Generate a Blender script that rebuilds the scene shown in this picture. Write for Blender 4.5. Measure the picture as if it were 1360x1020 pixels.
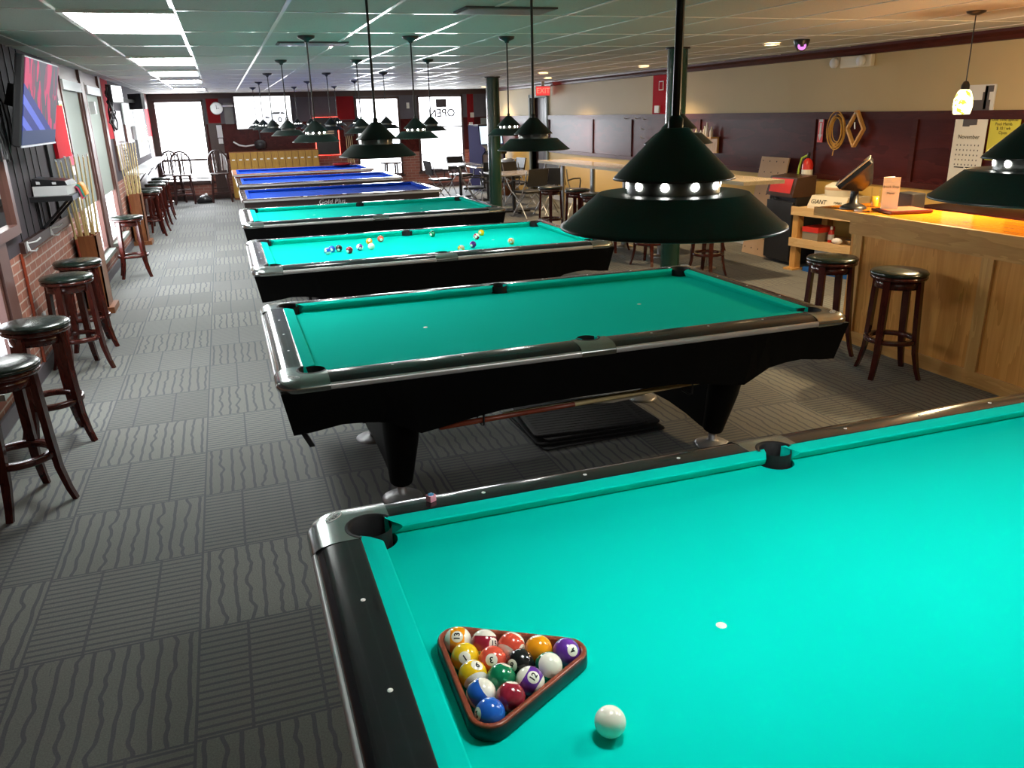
import bpy, bmesh, math, random
from math import sin, cos, pi, radians, sqrt, atan2
from mathutils import Vector, Matrix
from mathutils.noise import noise
random.seed(7)
S = bpy.context.scene
for o in list(bpy.data.objects): bpy.data.objects.remove(o)
COL = S.collection

# ------------------------------------------------------------------ camera
RC = ((0.9441770816, -0.3285353908, -0.0243748959), (-0.1277423918, -0.2969083876, -0.9463230372), (0.3036634978, 0.8966102310, -0.3223019915))
cam_d = bpy.data.cameras.new('camera'); cam = bpy.data.objects.new('camera', cam_d); COL.objects.link(cam)
cam_d.sensor_width = 36; cam_d.lens = 1061.18 / 1360 * 36; cam_d.clip_start = .05; cam_d.clip_end = 200
rx, dn, fw = Vector(RC[0]), Vector(RC[1]), Vector(RC[2])
m4 = Matrix((rx, -dn, -fw)).transposed().to_4x4(); m4.translation = Vector((-1.5317, -4.0584, 1.8321))
cam.matrix_world = m4; S.camera = cam
# ------------------------------------------------------------------ view, world
S.view_settings.view_transform = 'Standard'; S.view_settings.look = 'None'
S.view_settings.exposure = 0.62; S.view_settings.gamma = 1.0; S.view_settings.use_curve_mapping = False
W = bpy.data.worlds.new('world'); S.world = W; W.use_nodes = True
bg = W.node_tree.nodes['Background']; bg.inputs[0].default_value = (.93, .95, 1, 1); bg.inputs[1].default_value = 4.0
LAMP_W, PANEL_E, DAY_W, DOWN_W = 10.0, 24.0, 80.0, 130.0

# room numbers
XL, XR, YB, YF, ZC = -3.05, 5.2, 17.2, -6.0, 2.425
TY = [-2.797, 0.0, 2.764, 5.574, 8.35, 11.1, 13.85]

def light(name, kind, loc, power, color=(1, 1, 1), rot=(0, 0, 0), parent=None, **k):
    d = bpy.data.lights.new(name, kind); d.energy = power; d.color = color
    for a, b in k.items(): setattr(d, a, b)
    o = bpy.data.objects.new(name, d); o.location = loc; o.rotation_euler = rot; COL.objects.link(o)
    if parent: o.parent = parent
    return o
# daylight just outside each window (faces into the room)
for (x0, x1, z0, z1) in ((-2.95, -1.85, .41, 2.28), (1.69, 2.83, .36, 2.27), (3.29, 4.5, .4, 2.29)):
    light('window_daylight', 'AREA', ((x0+x1)/2, YB+.45, (z0+z1)/2), DAY_W, (.9, .95, 1), (-pi/2, 0, 0), shape='RECTANGLE', size=x1-x0, size_y=z1-z0)
for (y0, y1) in ((6.15, 7.0), (7.6, 8.7)):
    light('window_daylight', 'AREA', (XL-.5, (y0+y1)/2, 1.3), 45, (.9, .95, 1), (0, -pi/2, 0), shape='RECTANGLE', size=1.8, size_y=y1-y0)

# ------------------------------------------------------------------ materials
MATS = {}
class NT:
    def __init__(s, name):
        s.m = bpy.data.materials.new(name); s.m.use_nodes = True; s.t = s.m.node_tree; s.N = s.t.nodes; s.L = s.t.links
        s.b = s.N['Principled BSDF']; s.o = s.N['Material Output']
    def n(s, typ, **k):
        x = s.N.new(typ)
        for a, b in k.items():
            if a[0] == 'i' and a[1:].isdigit(): s.put(x.inputs[int(a[1:])], b)
            else: setattr(x, a, b)
        return x
    def put(s, sock, v):
        if hasattr(v, 'is_linked') or hasattr(v, 'links'): s.L.new(v, sock)
        else: sock.default_value = v
    def math(s, op, a, b=None, c=None):
        x = s.N.new('ShaderNodeMath'); x.operation = op; s.put(x.inputs[0], a)
        if b is not None: s.put(x.inputs[1], b)
        if c is not None: s.put(x.inputs[2], c)
        return x.outputs[0]
    def mix(s, f, a, b):
        x = s.N.new('ShaderNodeMix'); x.data_type = 'RGBA'; s.put(x.inputs[0], f); s.put(x.inputs[6], a); s.put(x.inputs[7], b); return x.outputs[2]
    def pos(s, kind='Object'):
        return s.N.new('ShaderNodeTexCoord').outputs[kind]
    def sep(s, v):
        x = s.N.new('ShaderNodeSeparateXYZ'); s.L.new(v, x.inputs[0]); return x.outputs
    def comb(s, a, b, c):
        x = s.N.new('ShaderNodeCombineXYZ'); s.put(x.inputs[0], a); s.put(x.inputs[1], b); s.put(x.inputs[2], c); return x.outputs[0]
    def noise(s, v, scale, detail=3, rough=.5, out=0):
        x = s.N.new('ShaderNodeTexNoise'); s.put(x.inputs['Vector'], v); x.inputs['Scale'].default_value = scale
        x.inputs['Detail'].default_value = detail; x.inputs['Roughness'].default_value = rough; return x.outputs[out]
    def mapping(s, v, scale=(1, 1, 1), loc=(0, 0, 0), rot=(0, 0, 0)):
        x = s.N.new('ShaderNodeMapping'); s.L.new(v, x.inputs[0]); x.inputs['Scale'].default_value = scale; x.inputs['Location'].default_value = loc; x.inputs['Rotation'].default_value = rot; return x.outputs[0]
    def set(s, color=None, rough=None, metal=None, **k):
        if color is not None: s.put(s.b.inputs['Base Color'], color)
        if rough is not None: s.put(s.b.inputs['Roughness'], rough)
        if metal is not None: s.b.inputs['Metallic'].default_value = metal
        for a, v in k.items(): s.put(s.b.inputs[a.replace('_', ' ')], v)
    def bump(s, h, strength=.3, dist=.01):
        x = s.N.new('ShaderNodeBump'); x.inputs['Strength'].default_value = strength; x.inputs['Distance'].default_value = dist
        s.L.new(h, x.inputs['Height']); s.L.new(x.outputs[0], s.b.inputs['Normal'])
def c4(c): return (c[0], c[1], c[2], 1)
def plain(name, color, rough=.5, metal=0, var=.12, scale=8, coat=0, spec=.5, bump=0):
    if name in MATS: return MATS[name]
    t = NT(name); p = t.pos(); f = t.noise(p, scale, 4)
    t.set(t.mix(f, c4([c*(1-var) for c in color]), c4([min(1, c*(1+var)) for c in color])), rough, metal)
    t.b.inputs['Specular IOR Level'].default_value = spec if rough < .5 or spec != .5 else .2
    if coat: t.b.inputs['Coat Weight'].default_value = coat; t.b.inputs['Coat Roughness'].default_value = .08
    if bump: t.bump(t.noise(p, scale*6, 3), bump, .004)
    MATS[name] = t.m; return t.m
def emit(name, color, strength):
    if name in MATS: return MATS[name]
    t = NT(name); t.set(c4(color), .5); t.b.inputs['Emission Color'].default_value = c4(color); t.b.inputs['Emission Strength'].default_value = strength
    MATS[name] = t.m; return t.m
def wood(name, dark, lightc, scale=6, stretch=(1, 1, .12), rough=.4, coat=0, dist=2.5, rings=3, spec=.28):
    if name in MATS: return MATS[name]
    t = NT(name); p = t.mapping(t.pos(), stretch)
    n1 = t.noise(p, scale, 4, .55)
    band = t.math('FRACT', t.math('MULTIPLY', n1, rings*2.5))
    fine = t.noise(t.mapping(t.pos(), tuple(8*q if q >= 1 else q*2 for q in stretch)), scale*3, 3)
    f = t.math('ADD', t.math('MULTIPLY', band, .55), t.math('MULTIPLY', fine, .45))
    t.set(t.mix(f, c4(lightc), c4(dark)), rough); t.b.inputs['Coat Weight'].default_value = coat; t.b.inputs['Coat Roughness'].default_value = .12; t.b.inputs['Specular IOR Level'].default_value = spec
    t.bump(fine, .05, .003); MATS[name] = t.m; return t.m

def carpet_mat():
    t = NT('carpet tiles'); p = t.pos(); x, y, z = t.sep(p)
    px = t.math('DIVIDE', t.math('ADD', x, 1.848), .605); py = t.math('DIVIDE', t.math('ADD', y, .02), .605)
    cx, cy = t.math('FLOOR', px), t.math('FLOOR', py); u, v = t.math('FRACT', px), t.math('FRACT', py)
    par = t.math('PINGPONG', t.math('ADD', cx, cy), 1.0)
    wn = t.N.new('ShaderNodeTexWhiteNoise'); wn.noise_dimensions = '2D'; t.L.new(t.comb(cx, cy, 0), wn.inputs['Vector']); rnd = wn.outputs['Value']
    # wavy lines running along y
    col = t.math('FLOOR', t.math('MULTIPLY', u, 11.0))
    wig = t.noise(t.comb(t.math('MULTIPLY', col, 3.7), t.math('MULTIPLY', py, 5.0), t.math('MULTIPLY', cx, 7.3)), 1.0, 1)
    amp = t.math('MULTIPLY', t.math('MULTIPLY', t.math('SUBTRACT', wig, .5), .13), t.math('ADD', .3, t.math('MULTIPLY', t.math('PINGPONG', col, 1.0), .55)))
    uu = t.math('FRACT', t.math('MULTIPLY', t.math('ADD', u, amp), 11.0))
    wl = t.math('LESS_THAN', t.math('ABSOLUTE', t.math('SUBTRACT', uu, .5)), .13)
    # fine lines running along x, three long seams along y
    vv = t.math('FRACT', t.math('MULTIPLY', v, 17.0))
    fl = t.math('LESS_THAN', t.math('ABSOLUTE', t.math('SUBTRACT', vv, .5)), .17)
    su = t.math('FRACT', t.math('ADD', t.math('MULTIPLY', u, 2.6), t.math('MULTIPLY', rnd, .4)))
    sl = t.math('LESS_THAN', su, .045)
    fine = t.math('MAXIMUM', fl, sl)
    line = t.math('ADD', t.math('MULTIPLY', wl, t.math('SUBTRACT', 1.0, par)), t.math('MULTIPLY', fine, par))
    eu = t.math('MINIMUM', t.math('MINIMUM', u, t.math('SUBTRACT', 1.0, u)), t.math('MINIMUM', v, t.math('SUBTRACT', 1.0, v)))
    seam = t.math('LESS_THAN', eu, .008)
    line = t.math('MINIMUM', t.math('ADD', line, seam), 1.0)
    ns = t.noise(p, 170, 5, .85)
    ns2 = t.noise(p, 2.2, 3)
    nc = t.math('MULTIPLY_ADD', t.math('SUBTRACT', ns, .5), 2.4, .5)
    base = t.mix(nc, c4((.085, .09, .082)), c4((.32, .325, .30)))
    base = t.mix(t.math('MULTIPLY', rnd, .55), base, c4((.125, .125, .115)))
    dark = t.mix(ns, c4((.030, .034, .050)), c4((.085, .09, .125)))
    c = t.mix(t.math('MULTIPLY', line, .74), base, dark)
    c = t.mix(t.math('MULTIPLY', ns2, .25), c, c4((.10, .10, .095)))
    t.set(c, .8); t.b.inputs['Specular IOR Level'].default_value = .45
    t.bump(t.math('SUBTRACT', ns, t.math('MULTIPLY', line, .6)), .5, .004)
    return t.m
def brick_mat(name, axis, c1, c2, mortar):
    t = NT(name); x, y, z = t.sep(t.pos())
    b = t.N.new('ShaderNodeTexBrick'); t.L.new(t.comb(y if axis == 'y' else x, z, 0), b.inputs['Vector'])
    b.inputs['Color1'].default_value = c4(c1); b.inputs['Color2'].default_value = c4(c2); b.inputs['Mortar'].default_value = c4(mortar)
    b.inputs['Scale'].default_value = 1; b.inputs['Mortar Size'].default_value = .006; b.inputs['Brick Width'].default_value = .21; b.inputs['Row Height'].default_value = .068
    n = t.noise(t.pos(), 30, 3)
    t.set(t.mix(t.math('MULTIPLY', n, .4), b.outputs['Color'], c4([q*.55 for q in c1])), .75)
    return t.m
def ceil_mat():
    t = NT('ceiling tile'); p = t.pos(); n = t.noise(p, 90, 4, .7); n2 = t.noise(p, 1.3, 2); sp = t.math('GREATER_THAN', n, .62)
    c = t.mix(sp, c4((.40, .40, .37)), c4((.27, .27, .25))); c = t.mix(t.math('MULTIPLY', n2, .3), c, c4((.42, .40, .36)))
    t.set(c, .8); t.bump(n, .3, .003); return t.m
M_carpet, M_ceil = carpet_mat(), ceil_mat()
M_brickL = brick_mat('left brick', 'y', (.36, .13, .085), (.27, .095, .06), (.50, .42, .36))
M_brickB = brick_mat('back brick', 'x', (.30, .10, .07), (.22, .07, .05), (.32, .24, .2))
M_tbar = plain('ceiling bar metal', (.80, .80, .78), .28, 0, .05, coat=.6)
M_beige = plain('beige paint', (.46, .36, .20), .55, 0, .05, 2)
M_yellow = plain('yellow paint', (.60, .40, .12), .5, 0, .05, 2)
M_maho = wood('mahogany panel', (.035, .006, .005), (.085, .014, .012), 3, (1, .25, 1), .30, 0, rings=2, spec=.10)
M_mahot = wood('mahogany trim', (.04, .009, .007), (.075, .016, .012), 5, (1, .15, 1), .35, 0, spec=.10)
M_dkbrown = plain('dark brown frame', (.05, .022, .018), .4, 0, .2)
M_brownpost = plain('red brown post', (.11, .045, .035), .4, 0, .15)
M_greywall = plain('dark grey wall', (.10, .09, .10), .6, 0, .1)
M_board = plain('grey board wall', (.055, .043, .052), .8, 0, .1)
M_red = plain('red paint', (.44, .006, .016), .85, 0, .08)
M_redd = plain('deep red paint', (.20, .008, .010), .85, 0, .1)
M_white = plain('white paint', (.66, .66, .68), .6, 0, .04)
M_paper = plain('paper', (.78, .76, .70), .6, 0, .03)
M_black = plain('black laminate', (.012, .013, .015), .16, 0, .25, 12, coat=.5)
M_body = plain('black body', (.0025, .0027, .003), .5, 0, .2, spec=.12)
M_foot = plain('silver foot', (.36, .36, .37), .38, .4, .06)
M_rubber = plain('black rubber', (.012, .012, .013), .6, 0, .2, 30)
M_chrome = plain('chrome', (.78, .78, .80), .12, 1, .04)
M_alu = plain('brushed aluminium', (.66, .66, .67), .28, .45, .08, 30)
M_cast = plain('grey metal casting', (.42, .46, .45), .2, .9, .12, 14)
M_steel = plain('brushed steel', (.45, .45, .46), .3, 1, .1)
M_felt = plain('green felt', (.0003, .60, .49), .95, 0, .03, 3, spec=.03)
M_feltb = plain('blue felt', (.008, .060, .46), .9, 0, .05, 3, spec=.06)
M_ivory = plain('ivory inlay', (.85, .85, .82), .3, 0, .02)
M_cherry = wood('cherry stool wood', (.025, .005, .004), (.085, .014, .009), 9, (1, 1, .2), .22, .5)
M_stoolseat = plain('dark green vinyl', (.008, .017, .012), .26, 0, .2, 6, coat=.15)
M_lamp = plain('lamp black green metal', (.008, .0125, .011), .38, 0, .2, 20, bump=.05)
M_lampin = plain('lamp white inside', (.8, .8, .78), .4, 0, .02)
M_lampring = plain('lamp grey ring', (.20, .21, .20), .35, .6, .1)
M_oak = wood('oak plywood', (.50, .20, .04), (.76, .37, .095), 4, (1, 1, .10), .42, .15, rings=4)
M_oakt = wood('oak trim', (.46, .22, .06), (.66, .36, .115), 6, (1, .12, 1), .42, .1)
M_oakv = wood('oak batten', (.48, .24, .07), (.68, .39, .13), 6, (1, 1, .1), .42, .1)
M_orange = wood('lacquered orange bar top', (.62, .19, .010), (.80, .29, .015), 4, (1, .1, 1), .16, .25)
M_pine = wood('pine lumber', (.55, .34, .15), (.72, .50, .26), 6, (1, .12, 1), .5, 0)
M_box = wood('brown wood box', (.16, .05, .018), (.27, .10, .035), 7, (1, 1, .15), .4, .1)
M_locker = wood('golden oak locker', (.36, .19, .03), (.50, .29, .06), 7, (1, 1, .15), .4, .1)
M_ledge = wood('pale bar ledge', (.52, .42, .28), (.68, .58, .42), 5, (1, .1, 1), .2, .5)
M_cue = wood('maple cue shaft', (.55, .42, .20), (.70, .56, .30), 14, (1, 1, .08), .25, .5)
M_cueb = wood('cherry cue butt', (.20, .03, .015), (.34, .07, .03), 14, (1, 1, .08), .2, .6)
M_green = plain('dark green column paint', (.010, .045, .030), .25, 0, .1, 3, coat=.3)
M_plastic = plain('black plastic', (.015, .015, .017), .35, 0, .2)
M_pegb = plain('tan pegboard', (.50, .33, .20), .5, 0, .06)
M_cream = plain('cream plastic', (.62, .58, .48), .4, 0, .04)
M_redp = plain('red plastic', (.60, .03, .02), .35, 0, .08)
M_blind = plain('grey green blind', (.25, .28, .25), .6, 0, .04)
M_mirror = plain('mirror glass', (.75, .75, .76), .03, 1, .01)
M_rack = wood('rack plastic wood', (.17, .035, .018), (.28, .07, .035), 20, (1, 1, 1), .3, .2)
M_tube = emit('fluorescent diffuser', (.96, 1, .97), PANEL_E)
M_dot = emit('lamp vent light', (1, .99, .92), 14)
M_bulb = emit('lamp bulb', (1, .98, .94), 6)
M_warm = emit('warm downlight', (1, .70, .34), 16)
M_neon = emit('red neon', (1, .10, .07), 2.6)
M_neond = plain('unlit neon tube', (.06, .05, .06), .3)
M_cloth = plain('black leather', (.02, .02, .022), .35, 0, .2)
M_yel = plain('yellow paper', (.62, .58, .08), .6, 0, .04)
M_rope = plain('orange cord', (.60, .32, .06), .6, 0, .2, 40)
M_ink = plain('black ink', (.02, .02, .02), .6, 0, .1)
M_teal = plain('teal paper', (.05, .32, .26), .6); M_or = plain('orange paper', (.80, .32, .04), .6); M_pink = plain('pink paper', (.6, .06, .12), .6)
M_lampglass = NT('art glass shade')
_t = M_lampglass; _p = _t.pos(); _z = _t.sep(_p)[2]; _n = _t.noise(_p, 26, 3)
_g = _t.mix(_t.math('GREATER_THAN', _n, .56), c4((1, .86, .45)), c4((.35, .42, .03)))
_t.set(_g, .3); _t.L.new(_g, _t.b.inputs['Emission Color']); _t.b.inputs['Emission Strength'].default_value = 2.2; M_lampglass = _t.m
def glass_mat():
    t = NT('window glass'); tr = t.N.new('ShaderNodeBsdfTransparent'); gl = t.N.new('ShaderNodeBsdfGlossy'); gl.inputs['Roughness'].default_value = .02
    lw = t.N.new('ShaderNodeLayerWeight'); lw.inputs['Blend'].default_value = .25; mx = t.N.new('ShaderNodeMixShader')
    t.L.new(t.math('MULTIPLY', lw.outputs['Fresnel'], .22), mx.inputs[0]); t.L.new(tr.outputs[0], mx.inputs[1]); t.L.new(gl.outputs[0], mx.inputs[2]); t.L.new(mx.outputs[0], t.o.inputs[0]); return t.m
M_glass = glass_mat()
def tv_mat():
    t = NT('television picture'); x, y, z = t.sep(t.pos()); p = t.pos()
    n = t.noise(t.mapping(p, (1, 1.8, 1)), 3.2, 1); n2 = t.noise(t.mapping(p, (1, 3.5, 1.2)), 3.0, 1)
    top = t.mix(t.math('GREATER_THAN', n, .53), c4((.07, .06, .085)), c4((.50, .02, .10)))
    top = t.mix(t.math('GREATER_THAN', n2, .60), top, c4((.20, .03, .08)))
    d = t.math('ADD', z, t.math('MULTIPLY', y, .30))
    bot = t.mix(t.math('GREATER_THAN', t.math('FRACT', t.math('MULTIPLY', d, 7)), .55), c4((.02, .03, .20)), c4((.10, .14, .60)))
    c = t.mix(t.math('LESS_THAN', d, -.07), top, bot)
    c = t.mix(t.math('LESS_THAN', z, -.20), c, c4((.03, .05, .13)))
    t.set(c4((.01, .01, .01)), .12); t.L.new(c, t.b.inputs['Emission Color']); t.b.inputs['Emission Strength'].default_value = .8; t.b.inputs['Specular IOR Level'].default_value = .03; t.b.inputs['Roughness'].default_value = .5; return t.m
M_tv = tv_mat(); M_tvw = emit('white television picture', (.97, .98, 1), 1.6); M_tvoff = plain('dark screen', (.01, .01, .012), .08, coat=.5)

# ------------------------------------------------------------------ mesh helpers
class MB:
    def __init__(s): s.v = []; s.f = []; s.m = []; s.sm = []
    def add(s, verts, faces, mat=0, smooth=False, M=None):
        b = len(s.v)
        for p in verts: s.v.append(tuple(M @ Vector(p)) if M else tuple(p))
        for f in faces: s.f.append([b+i for i in f]); s.m.append(mat); s.sm.append(smooth)
        return s
    def box(s, a, b, mat=0, M=None):
        x0, y0, z0 = a; x1, y1, z1 = b
        vs = [(x0,y0,z0),(x1,y0,z0),(x1,y1,z0),(x0,y1,z0),(x0,y0,z1),(x1,y0,z1),(x1,y1,z1),(x0,y1,z1)]
        return s.add(vs, [(0,3,2,1),(4,5,6,7),(0,1,5,4),(1,2,6,5),(2,3,7,6),(3,0,4,7)], mat, False, M)
    def rbox(s, a, b, r=.01, mat=0, M=None, seg=3):
        # box with rounded vertical edges and slightly rounded top
        x0,y0,z0 = a; x1,y1,z1 = b; pts = []
        for cx, cy, a0 in ((x1-r,y1-r,0),(x0+r,y1-r,pi/2),(x0+r,y0+r,pi),(x1-r,y0+r,1.5*pi)):
            for i in range(seg+1): t = a0+pi/2*i/seg; pts.append((cx+r*cos(t), cy+r*sin(t)))
        cx, cy = (x0+x1)/2, (y0+y1)/2; rr = min(r*.5, (z1-z0)*.3)
        def sh(z, k): return [(cx+(x-cx)*(1-k/((x1-x0)/2)), cy+(y-cy)*(1-k/((y1-y0)/2)), z) for x, y in pts]
        return s.loft([sh(z0, rr), sh(z0+rr, 0), sh(z1-rr, 0), sh(z1-rr*.3, rr*.3), sh(z1, rr)], mat, True, True, False, M)
    def loft(s, rings, mat=0, closed=True, caps=True, smooth=True, M=None):
        n = len(rings[0]); vs = [p for r in rings for p in r]; fs = []
        for i in range(len(rings)-1):
            for j in range(n if closed else n-1):
                k = (j+1) % n; fs.append((i*n+j, i*n+k, (i+1)*n+k, (i+1)*n+j))
        s.add(vs, fs, mat, smooth, M)
        if caps and closed:
            s.add(rings[0], [tuple(range(n))[::-1]], mat, False, M); s.add(rings[-1], [tuple(range(n))], mat, False, M)
        return s
    def lathe(s, prof, n=24, mat=0, loc=(0,0,0), smooth=True, caps=True, M=None):
        rings = [[(loc[0]+r*cos(2*pi*j/n), loc[1]+r*sin(2*pi*j/n), loc[2]+z) for j in range(n)] for r, z in prof]
        return s.loft(rings, mat, True, caps, smooth, M)
    def tube(s, pts, r, n=8, mat=0, closed=False, M=None, smooth=True):
        P = [Vector(p) for p in pts]; k = len(P); R = r if isinstance(r, (list, tuple)) else [r]*k; rings = []; up = None
        for i in range(k):
            a = P[(i-1) % k] if (closed or i > 0) else P[i]; b = P[(i+1) % k] if (closed or i < k-1) else P[i]
            d = (b-a).normalized()
            if up is None: up = Vector((0,0,1)) if abs(d.z) < .9 else Vector((1,0,0))
            u = (up-d*up.dot(d)).normalized(); w = d.cross(u); up = u
            rings.append([tuple(P[i]+(u*cos(2*pi*j/n)+w*sin(2*pi*j/n))*R[i]) for j in range(n)])
        if closed: rings.append(rings[0])
        return s.loft(rings, mat, True, not closed, smooth, M)
    def cyl(s, p0, p1, r0, r1=None, n=14, mat=0, M=None): return s.tube([p0, p1], [r0, r0 if r1 is None else r1], n, mat, False, M)
    def poly(s, pts, z0, z1, mat=0, M=None, sidesmooth=False):
        n = len(pts); lo = [(x,y,z0) for x,y in pts]; hi = [(x,y,z1) for x,y in pts]
        s.add(hi, [tuple(range(n))], mat, False, M); s.add(lo, [tuple(range(n))[::-1]], mat, False, M)
        return s.add(lo+hi, [(i,(i+1)%n,n+(i+1)%n,n+i) for i in range(n)], mat, sidesmooth, M)
    def sphere(s, c, r, n=20, m=12, mat=0, sc=(1,1,1), M=None):
        prof = [(max(1e-5, r*sin(pi*i/m)), -r*cos(pi*i/m)) for i in range(m+1)]
        rings = [[(c[0]+q*sc[0]*cos(2*pi*j/n), c[1]+q*sc[1]*sin(2*pi*j/n), c[2]+z*sc[2]) for j in range(n)] for q, z in prof]
        return s.loft(rings, mat, True, False, True, M)
    def bar(s, p0, p1, w, h, mat=0, w1=None, h1=None, up=(0,0,1)):
        a, b = Vector(p0), Vector(p1); d = (b-a).normalized(); u = Vector(up); u = u-d*u.dot(d)
        if u.length < 1e-3: u = Vector((1,0,0)); u = u-d*u.dot(d)
        u.normalize(); q = d.cross(u); w1 = w if w1 is None else w1; h1 = h if h1 is None else h1
        r = lambda P, W_, H_: [tuple(P+q*W_/2*i+u*H_/2*j) for i, j in ((-1,-1),(1,-1),(1,1),(-1,1))]
        return s.loft([r(a, w, h), r(b, w1, h1)], mat, True, True, False)
    def obj(s, name, mats, parent=None, loc=None, rot=None):
        me = bpy.data.meshes.new(name); me.from_pydata(s.v, [], s.f)
        for m in (mats if isinstance(mats, (list, tuple)) else [mats]): me.materials.append(m)
        me.polygons.foreach_set('material_index', s.m); me.polygons.foreach_set('use_smooth', s.sm)
        me.update(); o = bpy.data.objects.new(name, me); COL.objects.link(o)
        if parent: o.parent = parent
        if loc: o.location = loc
        if rot: o.rotation_euler = rot
        return o
def tag(o, label, cat, group=None):
    o['label'] = label; o['category'] = cat
    if group: o['group'] = group
    return o
def struct(o): o['kind'] = 'structure'; return o
def thing(name, label, cat, loc=(0,0,0), rz=0, group=None):
    o = bpy.data.objects.new(name, None); o.empty_display_size = .1; o.location = loc; o.rotation_euler = (0,0,rz); COL.objects.link(o)
    return tag(o, label, cat, group)
def dup(root, loc, rz=0, label=None, group=None):
    def cp(o, par):
        c = o.copy(); COL.objects.link(c)
        if par: c.parent = par
        for ch in o.children: cp(ch, c)
        return c
    r = cp(root, None); r.location = loc; r.rotation_euler = (0,0,rz)
    if label: r['label'] = label
    if group: r['group'] = group
    return r
def text_mesh(txt, size, extrude=.0, shear=0, offset=0):
    c = bpy.data.curves.new('t', 'FONT'); c.body = txt; c.size = size; c.extrude = extrude; c.align_x = 'CENTER'; c.align_y = 'CENTER'; c.shear = shear; c.offset = offset; c.resolution_u = 3
    o = bpy.data.objects.new('t', c); COL.objects.link(o); bpy.context.view_layer.update()
    me = bpy.data.meshes.new_from_object(o.evaluated_get(bpy.context.evaluated_depsgraph_get())); bpy.data.objects.remove(o); return me
def text_obj(name, txt, size, mat, M, parent=None, extrude=.001, shear=0, offset=0):
    me = text_mesh(txt, size, extrude, shear, offset); me.transform(M); me.materials.clear(); me.materials.append(mat); me.name = name
    o = bpy.data.objects.new(name, me); COL.objects.link(o)
    if parent: o.parent = parent
    return o
def basis(x, y, loc):  # matrix whose local x,y map to the given world vectors
    x, y = Vector(x).normalized(), Vector(y).normalized(); z = x.cross(y)
    m = Matrix((x, y, z)).transposed().to_4x4(); m.translation = Vector(loc); return m

# ================================================================== THE ROOM
def wall(name, axis, c, thick, us, zs, mats, pick):
    """wall in cells; pick(u, z) -> material index or None for an opening"""
    b = MB()
    for i in range(len(us)-1):
        for j in range(len(zs)-1):
            k = pick((us[i]+us[i+1])/2, (zs[j]+zs[j+1])/2)
            if k is None: continue
            if axis == 'x': b.box((us[i], min(c, c+thick), zs[j]), (us[i+1], max(c, c+thick), zs[j+1]), k)
            else: b.box((min(c, c+thick), us[i], zs[j]), (max(c, c+thick), us[i+1], zs[j+1]), k)
    return struct(b.obj(name, mats))
def inr(v, a, b): return a < v < b
struct(MB().box((XL-.3, YF-.3, -.1), (XR+.3, YB+.3, 0)).obj('floor', M_carpet))
struct(MB().box((XL-.3, YF-.3, ZC), (XR+.3, YB+.3, ZC+.12)).obj('ceiling', M_ceil))
# suspended ceiling bars
b = MB(); gx = [-2.30+.6*i for i in range(-1, 13)]; gy = [1.27+1.22*i for i in range(-5, 14)]
for x in gx:
    if XL < x < XR: b.box((x-.012, YF, ZC-.004), (x+.012, YB, ZC))
for y in gy:
    if YF < y < YB: b.box((XL, y-.012, ZC-.0035), (XR, y+.012, ZC))
struct(b.obj('trim_1', M_tbar))
# back wall
W1 = (-2.95, -1.85, .42, 2.28); W2 = (1.69, 2.83, .37, 2.27); W3 = (3.29, 4.50, .41, 2.29)
def pk(u, z):
    for a in (W1, W2, W3):
        if inr(u, a[0], a[1]) and inr(z, a[2], a[3]): return None
    if z > 2.30: return 4
    if inr(u, -1.78, -1.5) and z > 1.75: return 3
    if inr(u, 1.26, 1.69) and z > 1.75: return 3
    if inr(u, 4.62, 4.80) and z > 1.5: return 3
    if z < .10: return 4
    if inr(u, -1.8, -1.5) or inr(u, -3.05, -2.95): return 4
    if z < .92: return 0
    if z < 1.73: return 1
    return 2
wall('wall_back', 'x', YB, .25, [XL-.3, XL, -2.95, -1.85, -1.8, -1.78, -1.5, 1.26, 1.69, 2.83, 3.29, 4.5, 4.62, 4.8, XR, XR+.3], [0, .10, .37, .41, .42, .92, 1.5, 1.73, 1.75, 2.27, 2.28, 2.29, 2.30, ZC],
     [M_brickB, M_maho, M_greywall, M_redd, M_dkbrown], pk)
def window_back(name, x0, x1, z0, z1, rails, fw_=.06):
    f = MB(); y0, y1 = YB-.03, YB+.08
    f.box((x0, y0, z0), (x0+fw_, y1, z1)); f.box((x1-fw_, y0, z0), (x1, y1, z1)); f.box((x0, y0, z1-fw_), (x1, y1, z1)); f.box((x0, y0, z0), (x1, y1, z0+fw_*.6))
    for r, h in rails: f.box((x0+fw_, y0+.01, r-h/2), (x1-fw_, y1, r+h/2))
    w = struct(f.obj(name, M_dkbrown)); MB().box((x0+fw_, YB+.04, z0+.03), (x1-fw_, YB+.045, z1-fw_)).obj('pane', M_glass, w)
    MB().box((x0-.04, YB-.07, z0-.05), (x1+.04, YB-.0, z0)).obj('sill', M_dkbrown, w); return w
window_back('window_1', W1[0], W1[1], W1[2], W1[3], ((.93, .05), (.50, .03)), .045)
window_back('window_2', W2[0], W2[1], W2[2], W2[3], ((.80, .05),), .05)
window_back('window_3', W3[0], W3[1], W3[2], W3[3], ((1.51, .03), (.83, .02)), .05)
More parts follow.
